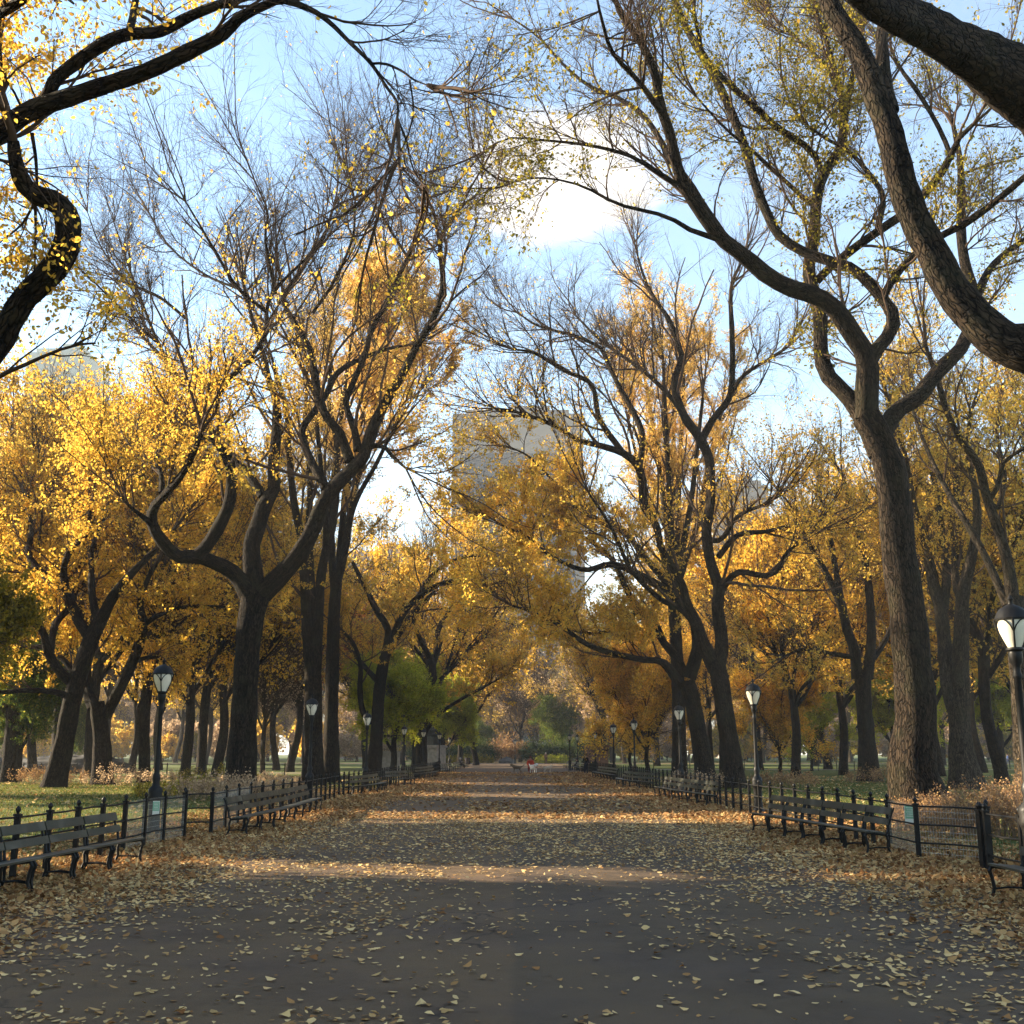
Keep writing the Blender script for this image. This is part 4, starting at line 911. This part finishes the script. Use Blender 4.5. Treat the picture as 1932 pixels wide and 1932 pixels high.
# ------------------------------------------------------------------ benches
def bench(front, nsec, label, bulge=0.0, side=-1, mid=True):
    """front: ((x0,y0) near, (x1,y1) far) line of the front feet; side -1 left of the walk"""
    a, b = np.array(front[0], float), np.array(front[1], float); n = nsec + 1
    t = unit((b - a)[None])[0]; out_ = np.array([t[1], -t[0]]) * (-1)       # left of travel direction
    if side > 0: out_ = -out_
    base = (a + b) / 2
    pts = [a + (b - a) * i / nsec - out_ * bulge * math.sin(math.pi * i / nsec) for i in range(n)]
    root = empty('park_bench', (base[0], base[1], 0)); tag(root, label, 'bench', 'long slatted benches along the walk')
    prof_leg = [(.00, 0), (.035, .03), (.05, .12), (.03, .22), (.045, .32), (.03, .385)]
    def fr(m, p, o2):
        def w(d, z): return (p[0] - base[0] + o2[0] * d, p[1] - base[1] + o2[1] * d, z)
        r = .021
        m.tube([w(-.03, .004), w(.015, .03), w(.045, .12), w(.03, .24), w(.0, .33), w(.03, .385)], [.026, r, .024, .024, .028, .022], 6)
        m.tube([w(.50, .004), w(.46, .04), w(.42, .14), w(.43, .26), w(.40, .36)], [.026, r, .022, .024, .024], 6)
        m.tube([w(.02, .385), w(.2, .365), w(.38, .35), w(.44, .40), w(.455, .52), w(.50, .62), w(.53, .72), w(.585, .82)], [.022, .02, .022, .026, .022, .022, .02, .016], 6)
        m.tube([w(.045, .11), w(.22, .13), w(.42, .12)], .013, 5)
    st = MB(); bk = MB(); frames = []
    for i in range(nsec):
        p, q = pts[i], pts[i + 1]; tt = unit((q - p)[None])[0]; oo = np.array([-tt[1], tt[0]]) * (1 if side < 0 else -1)
        p2, q2 = p + tt * .05, q - tt * .05; mids = [p2, q2]
        for f in mids:
            frames.append((f, oo))
        for d, z in ((.045, .408), (.135, .398), (.225, .390), (.315, .384)):
            st.beam((*(p - base + oo * d), z), (*(q - base + oo * d), z), .078, .026)
        for d, z, w_, tl in ((.475, .575, .11, .5), (.545, .765, .13, .5)):
            A3 = np.array([*(p + tt * .02 - base + oo * d), z]); B3 = np.array([*(q - tt * .02 - base + oo * d), z])
            upv = unit(np.array([[oo[0] * .35, oo[1] * .35, 1.0]]))[0]
            bk.beam(A3 - [oo[0] * .035, oo[1] * .035, 0], B3 - [oo[0] * .035, oo[1] * .035, 0], .026, w_, up=upv)
    st.build('seat', M['board'], root); bk.build('backrest', M['board'], root)
    for f, oo in frames:
        m = MB(); fr(m, f, oo); m.build('frame', M['iron'], root, smooth=True)
    return root
bench(((-6.75, 10.4), (-6.20, 19.3)), 7, 'nearest left bench, cut by the picture edge, pale light on its top board')
bench(((-5.95, 25.6), (-6.15, 36.6)), 8, 'second left bench, long and straight, beyond the lamp', bulge=.12)
bench(((-7.0, 49.0), (-6.35, 57.0)), 6, 'third left bench with a slightly curved back', bulge=.35)
bench(((-7.1, 62.5), (-5.75, 66.0)), 4, 'fourth left bench, turned almost square to the camera', bulge=.3)
bench(((-6.9, 78.0), (-6.1, 92.0)), 7, 'fifth left bench from the camera', bulge=.3)
bench(((-6.6, 108.0), (-6.1, 118.0)), 5, 'sixth left bench, beside the left statue')
bench(((-6.4, 128.0), (-6.0, 150.0)), 8, 'last left bench, near the litter bin')
bench(((6.15, 8.2), (6.08, 14.9)), 5, 'nearest right bench, only its far end inside the picture', side=1)
bench(((6.38, 20.9), (5.65, 27.4)), 6, 'second right bench, with lit leaves piled underneath', side=1)
bench(((6.6, 39.5), (5.95, 48.8)), 7, 'third right bench from the camera', side=1, bulge=.1)
bench(((6.75, 57.0), (5.9, 66.5)), 6, 'fourth right bench with a curved back', side=1, bulge=.5)
bench(((6.4, 76.0), (6.0, 88.0)), 6, 'fifth right bench, near the person in black', side=1)
bench(((6.6, 112.0), (5.9, 138.0)), 9, 'last right bench, dark and far beyond the person in black', side=1)

# ------------------------------------------------------------------ lamps
def lamp_proto():
    root = empty('street_lamp', (0, 0, 0))
    m = MB()
    m.lathe([(.20, 0), (.20, .06), (.165, .10), (.15, .16), (.135, .20), (.13, .70), (.15, .76), (.17, .82), (.15, .88), (.165, .96), (.15, 1.02), (.09, 1.08), (.075, 1.16), (.095, 1.24), (.085, 1.30), (.06, 1.36)], sides=10)
    m.build('base', M['iron'], root, smooth=True)
    m = MB(); m.lathe([(.062, 1.36), (.056, 2.0), (.048, 2.75), (.062, 2.78), (.062, 2.82), (.05, 2.85), (.055, 2.95), (.085, 3.0), (.095, 3.10), (.09, 3.14), (.12, 3.17), (.115, 3.20)], sides=12); m.build('pole', M['iron'], root, smooth=True)
    m = MB(); m.lathe([(.09, 3.20), (.135, 3.30), (.185, 3.42), (.212, 3.52), (.218, 3.57), (.19, 3.61)], sides=16); m.build('glass_globe', M['glass'], root, smooth=True)
    m = MB(); m.lathe([(.235, 3.585), (.24, 3.61), (.225, 3.63), (.20, 3.70), (.15, 3.76), (.07, 3.80), (.035, 3.82), (.03, 3.86), (.045, 3.89), (.02, 3.93), (.004, 3.97)], sides=16); m.build('cap', M['iron'], root, smooth=True)
    for k in range(4):
        a = k * math.pi / 2 + .5; c, s = math.cos(a), math.sin(a); m = MB()
        m.tube([(c * r, s * r, z) for r, z in ((.10, 3.19), (.147, 3.30), (.197, 3.42), (.226, 3.53), (.235, 3.60))], [.016, .013, .012, .014, .018], 6)
        for sg in (-1, 1):
            m.tube([(c * .19, s * .19, 3.41)] + [(math.cos(a + sg * q) * r, math.sin(a + sg * q) * r, z) for q, r, z in ((.18, .212, 3.50), (.42, .226, 3.565), (.7, .235, 3.60))], .010, 5)
        m.build('rib', M['iron'], root, smooth=True)
    return root
LP = lamp_proto(); first = True
lamps = [(-8.15, 25.9, 1.0, 'nearest left lamp post with a green notice on its base'), (7.33, 16.3, 1.035, 'nearest right lamp post, large at the picture edge'),
 (-7.6, 42.2, 1.0, 'second left lamp post, in front of the upright pair of elms'), (7.45, 35, 1.03, 'second right lamp post, behind the end of the second right bench'),
 (-7.55, 57.8, 1.0, 'third left lamp post'), (-8.4, 86, 1, 'fourth left lamp post'), (-7.9, 98, 1, 'fifth left lamp post, left of the statue'), (-7.5, 113, 1, 'lamp post directly in front of the left statue'), (-8.6, 150, 1, 'last left lamp post before the shrub bed'),
 (7.45, 51, 1.03, 'third right lamp post'), (7.3, 69, 1, 'fourth right lamp post'), (7.0, 80, 1, 'fifth right lamp post, under the bright yellow tree'), (7.7, 108, 1, 'lamp post directly in front of the right statue'), (5.9, 121, 1, 'left one of the two close-set far lamps at the dark right benches'), (7.0, 126, 1, 'right one of the two close-set far lamps at the dark right benches'),
 (-44, 122, 1, 'lamp post by the boulder far across the left lawn'), (25, 82, 1, 'lamp post beside the dark upright tree on the right lawn'), (.1, 205, 1.1, 'thin lamp post standing alone before the shrub bed')]
for x, y, s, lab in lamps:
    if first: r = LP; first = False
    else: r = copy_tree(LP)
    r.location = (x, y, 0); r.scale = (s, s, s); r.rotation_euler = (0, 0, x * 1.3 + y); tag(r, lab, 'street lamp', 'cast iron park lamps')
    if y == 25.9: L1 = r
# green notices
def notice(x, y, z, w, h, rz, label, tilt=0):
    root = empty('notice_sign', (x, y, z), rz); tag(root, label, 'sign')
    m = MB(); m.box((0, 0, 0), (w, .006, h)); m.build('panel', M['signw'], root)
    m = MB(); m.box((0, -.005, h * .12), (w * .92, .003, h * .66)); m.build('green_field', M['signg'], root)
    m = MB()
    for k in range(5): m.box((rngm.uniform(-.01, .01) * w, -.0085, h * (.36 - k * .11)), (w * (.72 - .12 * (k % 2)), .003, h * .028))
    m.build('text_lines', M['signw'], root); return root
M['signw'] = simple('notice_white', (.72, .76, .66), .5, .4, .03); M['signg'] = simple('notice_green', (.12, .42, .24), .5, .4, .05)
notice(7.26, 21.05, .70, .20, .34, R_(-20), 'pale green notice hung on the top rail of the right fence')
notice(-8.05, 25.70, .60, .15, .30, R_(8), 'small green notice fixed to the base of the nearest left lamp')

# ------------------------------------------------------------------ shrubs
def shrub(x, y, rx, ry, h, N, size, mat, label, group=None, seed=1, name='shrub', stems=90):
    rng = np.random.default_rng(seed); root = empty(name, (x, y, 0)); tag(root, label, 'shrub', group)
    n = stems; a = rng.uniform(0, 6.28, n); rr = np.sqrt(rng.random(n)); b = np.stack([np.cos(a) * rr * rx, np.sin(a) * rr * ry, np.zeros(n)], 1)
    hh = h * (1 - .45 * rr ** 2) * rng.uniform(.65, 1.15, n) * (.75 + .5 * vnoise(b[:, 0] + x, b[:, 1] + y, 1.2, 3))
    P, R = grow_from(rng, b, np.tile([0, 0, 1.0], (n, 1)), hh, np.full(n, .009), 5, (0, .35), .05, .1)
    p2, T2, r2, _ = spawn(rng, P, R, 5, (.3, 1)); P2, R2 = grow_from(rng, p2, T2, h * .3 * rng.uniform(.5, 1.2, len(p2)), np.full(len(p2), .006), 3, (.3, .9), .05, .1)
    V, F = cat_batches([tube_batch(P, R, 4), tube_batch(P2, R2, 3)]); V[:, 2] = np.maximum(V[:, 2], -.02)
    link('stems', mk_mesh(name + '_stems', V, [F], M['twigl' if mat in ('rust', 'tan') else 'twig']), root)
    p, _, _, _ = spawn(rng, P2, R2, max(1, int(N / len(P2))), (.1, 1.0)); p = p + rng.normal(size=p.shape) * size * .8; p[:, 2] = np.maximum(p[:, 2], .04)
    V, F = leaf_quads(rng, p, size, down=.1); V[:, 2] = np.maximum(V[:, 2], .005); link('leaves', mk_mesh(name + '_leaves', V, [F], M[mat], False), root); return root
sh = [(10.1, 27.6, 1.0, 1.0, .85, 'rust', 'rusty dried shrub at the left of the lit trunk base'), (10.6, 25.4, 1.5, 1.2, 1.15, 'rust', 'glowing russet shrub right before the lit trunk base'), (12.7, 27.0, 1.6, 1.4, 1.25, 'rust', 'tall russet shrub right of the lit trunk'), (11.9, 24.0, 1.4, 1.1, 1.0, 'rust', 'low russet shrub nearest the right fence'), (14.4, 29.8, 1.7, 1.4, 1.25, 'rust', 'russet shrub before the slim two-stemmed tree'), 
 (-9.2, 43, 1.8, 1.1, .9, 'tan', 'brown shrub in front of the forked elm'), (-11.6, 44.5, 1.9, 1.3, .9, 'tan', 'dull shrub at the foot of the forked elm'), (-14.0, 48, 1.9, 1.3, .7, 'olive', 'low olive shrub left of the forked elm'), (-22, 65, 3.0, 1.6, 1.0, 'tan', 'brown shrub between the paired leaning elms'), (-27.5, 67, 2.2, 1.4, 1.0, 'rust', 'rusty shrub left of the leftmost leaning elm'), (-18.5, 70, 3.0, 1.6, .9, 'olive', 'green-brown shrub right of the V-forked elm'), (-14, 62, 2.4, 1.5, .8, 'tan', 'brown shrub before the upright pair of elms'),
 (9.2, 58.5, 1.7, 1.2, .9, 'tan', 'brown shrub at the foot of the large sinuous elm'), (14.5, 61.5, 2, 1.2, .9, 'rust', 'rusty shrub right of the sinuous elm'), (22.5, 70, 2.2, 1.4, 1.0, 'rust', 'russet shrub at the foot of the dark upright tree')]
for i, (x, y, rx, ry, h, mt, lab) in enumerate(sh):
    big = y < 36; shrub(x, y, rx, ry, h, 6500 if big else 2200, .055 if big else .10, mt, lab, 'dry shrubs at the tree feet', 200 + i, stems=130 if big else 60)
fb = [(-15, 214.5, 5, 2.2, 3.6, 'dgreen', 'dark green shrub at the left end of the far bed'), (-7.5, 215, 4.5, 2.4, 4.4, 'dgreen', 'dark green shrub left of centre in the far bed'), (-1.5, 216, 4, 2.2, 4.6, 'rust', 'brown-leafed shrub in the middle of the far bed'), (4.5, 215, 4, 2.2, 4.0, 'dgreen', 'dark green shrub right of centre in the far bed'), (11, 215, 4.5, 2.2, 4.2, 'dgreen', 'dark green shrub at the right end of the far bed'), (7.0, 212.8, 3.0, 1.2, 1.3, 'lime', 'low sunlit yellow-green shrub at the front of the far bed'), (-10, 212.6, 6, 1.2, 1.4, 'olive', 'low clipped edge planting at the left front of the far bed')]
for i, (x, y, rx, ry, h, mt, lab) in enumerate(fb): shrub(x, y, rx, ry, h, 5200, .34, mt, lab, 'far shrub bed', 260 + i, stems=110)

# ------------------------------------------------------------------ boulder
def boulder(x, y, rx, ry, h, seed, label, mat='rock', name='boulder'):
    rng = np.random.default_rng(seed); import bmesh
    bm = bmesh.new(); bmesh.ops.create_icosphere(bm, subdivisions=5, radius=1)
    co = np.array([v.co[:] for v in bm.verts]); d = np.zeros(len(co))
    for f, am in ((1.3, .30), (2.9, .16), (6, .07), (13, .03)):
        ph = rng.uniform(0, 6, 3); d += am * np.abs(np.sin(co[:, 0] * f + ph[0] + co[:, 1] * f * .6) * np.cos(co[:, 1] * f + ph[1]) + .5 * np.sin(co[:, 2] * f * 1.7 + co[:, 0] * f + ph[2])) - am * .5
    co = co * (1 + d)[:, None] * [rx, ry, h]; co[:, 2] = np.maximum(co[:, 2], -.1)
    for v, c in zip(bm.verts, co): v.co = c
    me = bpy.data.meshes.new(name); bm.to_mesh(me); bm.free(); me.materials.append(M[mat]); o = link(name, me, None, (x, y, 0)); tag(o, label, 'boulder'); return o
boulder(-41.5, 106, 6.2, 3.2, 1.75, 3, 'large grey rock outcrop on the left lawn behind the leaning elms')
boulder(-47.0, 101, 3.4, 2.2, 1.5, 4, 'smaller dark rock left of the large outcrop')
boulder(-1.5, 212.6, 1.6, 1.0, 1.1, 7, 'grey rock at the front of the far shrub bed')

# ------------------------------------------------------------------ people and dogs
def skin_mesh(name, verts, edges, radii, mat, parent, root_i=0, sub=2):
    me = bpy.data.meshes.new(name); me.from_pydata(verts, edges, []); me.materials.append(mat); o = link(name, me, parent)
    md = o.modifiers.new('skin', 'SKIN'); sv = me.skin_vertices[0].data
    for i, r in enumerate(radii): sv[i].radius = (r, r) if not isinstance(r, tuple) else r; sv[i].use_root = (i == root_i)
    s = o.modifiers.new('sub', 'SUBSURF'); s.levels = sub; s.render_levels = sub
    return o
CL = {}
def cloth(c):
    if c not in CL: CL[c] = simple('cloth_%d' % len(CL), c, .9, .1, .12, 8)
    return CL[c]
SKIN = simple('skin', (.42, .25, .17), .6, .3, .08)
def person(x, y, rz, pose, top, legs, hair, label, scale=1.0, z=0.0):
    """pose: 'stand','walk','crouch','sit'"""
    root = empty('person', (x, y, z), rz); root.scale = (scale,) * 3; tag(root, label, 'person')
    if pose in ('stand', 'walk'):
        s = .16 if pose == 'walk' else .03; hip = .92; sh_ = 1.42; f = -.02
        K = dict(pel=(0, 0, hip), wst=(0, .01, 1.08), chs=(0, 0, 1.30), nck=(0, 0, 1.48), hd=(0, -.02, 1.62), top_=(0, -.01, 1.72))
        kl, kr = (.10, -s * .6, .50), (-.10, s * .5, .50); al, ar = (.11, -s, .07), (-.11, s * 1.3, .07)
        el, er = (.25, .04, 1.13), (-.25, .04, 1.13); hl, hr = (.24, -.12, .92), (-.24, -.10, .92)
    elif pose == 'crouch':
        K = dict(pel=(0, .22, .46), wst=(0, .12, .62), chs=(0, -.06, .84), nck=(0, -.14, 1.00), hd=(0, -.20, 1.13), top_=(0, -.20, 1.23))
        kl, kr = (.14, -.20, .50), (-.14, -.16, .42); al, ar = (.13, .06, .07), (-.13, .16, .07)
        el, er = (.24, -.22, .66), (-.24, -.22, .66); hl, hr = (.12, -.44, .55), (-.10, -.46, .52)
    else:
        K = dict(pel=(0, .0, .50), wst=(0, .03, .66), chs=(0, .06, .88), nck=(0, .05, 1.06), hd=(0, .02, 1.20), top_=(0, .02, 1.30))
        kl, kr = (.12, -.42, .50), (-.12, -.42, .50); al, ar = (.13, -.46, .07), (-.13, -.50, .07)
        el, er = (.24, .0, .72), (-.24, .0, .72); hl, hr = (.10, -.26, .62), (-.10, -.26, .60)
    def off(p, d): return (p[0] + d[0], p[1] + d[1], p[2] + d[2])
    c = K['chs']; p = K['pel']; shl, shr = off(c, (.17, .0, .08)), off(c, (-.17, .0, .08)); hpl, hpr = off(p, (.09, 0, -.04)), off(p, (-.09, 0, -.04))
    fl, fr_ = off(al, (.01, -.16, -.035)), off(ar, (-.01, -.16, -.035))
    fh = [off(h, (0, -.05, -.07)) for h in (hl, hr)]
    v = [p, K['wst'], c, K['nck'], K['hd'], K['top_'], shl, el, hl, fh[0], shr, er, hr, fh[1], hpl, kl, al, fl, hpr, kr, ar, fr_]
    e = [(0, 1), (1, 2), (2, 3), (3, 4), (4, 5), (2, 6), (6, 7), (7, 8), (8, 9), (2, 10), (10, 11), (11, 12), (12, 13), (0, 14), (14, 15), (15, 16), (16, 17), (0, 18), (18, 19), (19, 20), (20, 21)]
    r = [.13, .115, .14, .055, .095, .06, .06, .042, .032, .03, .06, .042, .032, .03, .085, .062, .045, .04, .085, .062, .045, .04]
    skin_mesh('body', v, e, r, SKIN, root)
    v2 = [p, K['wst'], c, off(K['nck'], (0, 0, -.04)), shl, el, hl, shr, er, hr]; e2 = [(0, 1), (1, 2), (2, 3), (2, 4), (4, 5), (5, 6), (2, 7), (7, 8), (8, 9)]
    skin_mesh('jacket', v2, e2, [.17, .15, .175, .085, .085, .065, .05, .085, .065, .05], cloth(top), root)
    v3 = [p, hpl, kl, al, hpr, kr, ar]; skin_mesh('trousers', v3, [(0, 1), (1, 2), (2, 3), (0, 4), (4, 5), (5, 6)], [.155, .11, .08, .06, .11, .08, .06], cloth(legs), root)
    skin_mesh('shoes', [al, fl, ar, fr_], [(0, 1), (2, 3)], [.06, .05, .06, .05], cloth((.03, .03, .03)), root)
    m = MB(); h = K['hd']
    m.lathe([(.02, -.02), (.095, .0), (.112, .05), (.10, .11), (.06, .15), (.01, .165)], (h[0], h[1] + .025, h[2] - .02), 12); m.build('hair', cloth(hair), root, smooth=True)
    m = MB(); m.lathe([(.004, -.03), (.016, -.015), (.012, .02), (.004, .03)], (h[0], h[1] - .10, h[2] - .01), 6); m.build('nose', SKIN, root, smooth=True)
    return root
person(6.35, 101, R_(15), 'stand', (.012, .012, .016), (.02, .02, .03), (.02, .015, .01), 'person in black clothes standing before the dark right benches')
person(1.5, 107.3, 0, 'crouch', (.50, .06, .03), (.30, .05, .04), (.10, .04, .02), 'person in a red jacket crouching among three dogs in the middle of the walk', 1.22)
person(5.4, 196, R_(180), 'walk', (.16, .09, .05), (.10, .06, .04), (.55, .45, .35), 'person in brown walking near the far shrub bed', 1.12)
person(-41.6, 102.2, R_(30), 'crouch', (.75, .75, .74), (.55, .55, .56), (.45, .40, .35), 'person in white crouching in front of the large rock', .95)
person(79, 182, R_(60), 'walk', (.12, .17, .35), (.04, .05, .10), (.04, .03, .02), 'person in blue walking at the far right edge')
person(6.75, 124, R_(-92), 'sit', (.03, .03, .04), (.03, .03, .045), (.03, .02, .02), 'person in dark clothes sitting on the last right bench', z=-.05)
person(-6.6, 139, R_(92), 'sit', (.04, .04, .05), (.03, .03, .04), (.6, .55, .5), 'pale-haired person sitting on the last left bench', z=-.05)
def dog(x, y, rz, s, body, label, fluffy=1.0, patch=None):
    root = empty('dog', (x, y, 0), rz); root.scale = (s,) * 3; tag(root, label, 'dog')
    k = fluffy
    v = [(.0, 0, .46), (-.20, 0, .47), (.22, 0, .47), (.38, 0, .60), (.47, 0, .68), (.62, 0, .64), (-.34, 0, .50), (-.50, 0, .60), (-.60, 0, .74),
         (.26, .09, .40), (.25, .09, .22), (.27, .09, .03), (.26, -.09, .40), (.27, -.09, .22), (.29, -.09, .03),
         (-.24, .09, .38), (-.20, .10, .27), (-.32, .10, .17), (-.28, .10, .03), (-.24, -.09, .38), (-.18, -.10, .27), (-.30, -.10, .17), (-.26, -.10, .03), (.44, .06, .77), (.44, -.06, .77)]
    e = [(0, 1), (0, 2), (2, 3), (3, 4), (4, 5), (1, 6), (6, 7), (7, 8), (2, 9), (9, 10), (10, 11), (2, 12), (12, 13), (13, 14), (1, 15), (15, 16), (16, 17), (17, 18), (1, 19), (19, 20), (20, 21), (21, 22), (4, 23), (4, 24)]
    r = [.13 * k, .12 * k, .15 * k, .095 * k, .09, .038, .06 * k, .03 * k, .02 * k, .06, .035, .032, .06, .035, .032, .075, .05, .03, .032, .075, .05, .03, .032, .025, .025]
    skin_mesh('body', v, e, r, cloth(body), root)
    m = MB(); m.lathe([(.10 * k, -.02), (.115 * k, 0), (.10 * k, .02)], (0, 0, 0), 10); o = m.build('collar', cloth((.3, .03, .02)), root, smooth=True); o.location = (.33, 0, .56); o.rotation_euler = (0, R_(50), 0)
    if patch: skin_mesh('coat_patch', [(-.12, 0, .52), (.04, 0, .52)], [(0, 1)], [.13 * k, .12 * k], cloth(patch), root)
    return root
dog(.25, 106.2, R_(175), 1.12, (.12, .09, .06), 'brown-grey dog standing left of the person in red')
dog(1.75, 105.0, R_(-55), 1.15, (.70, .68, .64), 'fluffy white dog in front of the person in red', 1.45)
dog(3.05, 105.8, R_(15), 1.0, (.52, .45, .36), 'smaller cream dog right of the person in red', 1.15)

# ------------------------------------------------------------------ statues, bin, plinth
def statue(x, y, rz, pmat, label, lean=0):
    root = empty('statue', (x, y, 0), rz); tag(root, label, 'statue'); p = MB()
    p.box((0, 0, .12), (2.5, 2.5, .24)); p.box((0, 0, .34), (2.2, 2.2, .20)); p.box((0, 0, 1.42), (1.85, 1.85, 1.96)); p.box((0, 0, 2.49), (2.1, 2.1, .18)); p.box((0, 0, 2.63), (1.9, 1.9, .10)); p.build('pedestal', pmat, root)
    m = MB(); m.box((0, .30, 3.15), (1.1, 1.0, .94)); m.box((0, .72, 3.75), (1.0, .16, 1.3)); m.box((.5, .3, 3.8), (.12, .9, .1)); m.box((-.5, .3, 3.8), (.12, .9, .1)); m.build('chair', M['bronze'], root)
    v = [(0, .3, 3.85), (0, .36, 4.1), (0, .34, 4.45), (0, .28, 4.72), (0, .22, 4.92), (0, .22, 5.05), (.3, .3, 4.55), (.42, .1, 4.2), (.38, -.2, 4.05), (-.3, .3, 4.55), (-.45, .05, 4.25), (-.2, -.25, 4.35), (.2, .2, 3.78), (.26, -.42, 3.75), (.28, -.40, 3.05), (.28, -.62, 2.78), (-.2, .2, 3.78), (-.24, -.45, 3.78), (-.22, -.58, 3.1), (-.22, -.8, 2.78)]
    e = [(0, 1), (1, 2), (2, 3), (3, 4), (4, 5), (2, 6), (6, 7), (7, 8), (2, 9), (9, 10), (10, 11), (0, 12), (12, 13), (13, 14), (14, 15), (0, 16), (16, 17), (17, 18), (18, 19)]
    skin_mesh('figure', v, e, [.30, .28, .30, .10, .15, .10, .15, .11, .09, .15, .11, .09, .19, .15, .11, .09, .19, .15, .11, .09], M['bronze'], root); return root
statue(-8.9, 126, R_(60), M['stone'], 'dark bronze seated statue on a pale stone pedestal left of the walk')
statue(8.8, 122, R_(-60), M['redstone'], 'dark bronze seated statue on a reddish pedestal right of the walk')
m = MB(); m.box((0, 0, .95), (2.1, .9, 1.9)); m.box((0, 0, 1.95), (2.3, 1.1, .12)); m.box((0, 0, .1), (2.4, 1.2, .2)); o = m.build('stone_plinth', M['stone'], None, loc=(-13.3, 121, 0)); tag(o, 'plain grey stone plinth left of the left statue', 'plinth')
root = empty('litter_bin', (-7.7, 186, 0)); tag(root, 'dark litter bin at the far left corner of the walk', 'bin')
m = MB()
for k in range(16):
    a = k * math.pi / 8; m.box((math.cos(a) * .42, math.sin(a) * .42, .55), (.07, .03, 1.0), a + math.pi / 2)
m.build('slats', M['bin'], root)
m = MB(); m.lathe([(.38, .05), (.38, .95)], sides=14); m.build('liner', M['bin'], root); m = MB(); m.lathe([(.47, 1.0), (.47, 1.08), (.36, 1.08), (.36, 1.0)], sides=16); m.build('rim', M['bin'], root)

# ------------------------------------------------------------------ buildings
def wallm(name, c, var=.1): return simple(name, c, .8, .3, var, .05)
M['limestone'] = wallm('pale_facade', (.27, .235, .20)); M['greyf'] = wallm('grey_facade', (.085, .09, .10)); M['pinkf'] = wallm('pink_brick', (.34, .25, .20)); M['greenf'] = wallm('pale_green_facade', (.42, .45, .40)); M['win'] = simple('far_window_glass', (.10, .12, .15), .3, .5, .3, .2)
def building(x, y, w, d, h, mat, label, fl=2.6, bay=2.2, crown=0, rz=0, panel=None, name='building'):
    root = empty(name, (x, y, 0), rz); tag(root, label, 'building')
    m = MB(); m.box((0, 0, h / 2), (w, d, h)); m.build('walls', mat, root)
    m = MB(); m.box((0, 0, h + 1.2), (w * .8, d * .8, 2.4)); m.box((w * .1, 0, h + 4), (w * .3, d * .4, 4)); m.build('roof', mat, root)
    m = MB(); top = h - crown
    nf = int((top - 6) / fl); nb = int((w - 4) / bay)
    for i in range(nf):
        for j in range(nb):
            z = 5 + i * fl; xx = -(nb - 1) * bay / 2 + j * bay
            m.box((xx, -d / 2 - .02, z + fl * .45), (bay * .55, .3, fl * .55))
    m.build('windows', M['win'], root)
    if panel:
        m = MB(); pw, z0, z1 = panel; m.box((0, -d / 2 - .5, (z0 + z1) / 2), (pw, .8, z1 - z0)); m.build('dark_front_panel', M['greyf'], root)
    return root
def bx(px0, px1, ptop, D):
    a = W(px0 / 1.0766, ptop / 1.0766, D); b = W(px1 / 1.0766, ptop / 1.0766, D); return (a[0] + b[0]) / 2, D, b[0] - a[0], a[2]
x, y, w, h = bx(918, 1185, 832, 400); building(x, y + 20, w, 30, h, M['limestone'], 'wide grey slab tower closing the view above the end of the walk', crown=18, panel=(w * .80, 60, h - 16))
m = None
x, y, w, h = bx(900, 1180, 1236, 370); building(x, y + 15, w, 30, h, M['limestone'], 'lower pale building in front of the slab tower', crown=6)
x, y, w, h = bx(56, 178, 715, 400); building(x, y + 12, w, 24, h, M['greenf'], 'tall pale green tower seen through the branches on the left', crown=8)
x, y, w, h = bx(-40, 190, 895, 380); building(x, y + 12, w, 24, h, M['pinkf'], 'broad pinkish building at the foot of the pale green tower')
x, y, w, h = bx(1455, 1560, 985, 410); building(x, y + 12, w, 24, h, M['limestone'], 'pale building behind the trees right of the slab tower', crown=5)
x, y, w, h = bx(1968, 2015, 925, 430); building(x, y + 12, w, 24, h, M['greyf'], 'narrow grey tower near the right edge')
x, y, w, h = bx(2035, 2075, 1035, 430); building(x, y + 12, w, 24, h, M['limestone'], 'low pale tower at the right picture edge')
x, y, w, h = bx(690, 860, 1130, 400); building(x, y + 12, w, 24, h, M['pinkf'], 'low pinkish building behind the left trees beside the slab tower')
m, n, o = newmat('haze_air'); pv = n.nodes.new('ShaderNodeVolumePrincipled'); pv.inputs['Color'].default_value = (.95, .93, .90, 1); pv.inputs['Density'].default_value = 0.00030; pv.inputs['Anisotropy'].default_value = 0
n.links.new(pv.outputs[0], o.inputs['Volume'])
mb = MB(); mb.box((0, 560, 97.5), (1640, 1740, 197)); hz = mb.build('haze', m); tag(hz, 'thin warm autumn haze in the air', kind='stuff')
print('built')
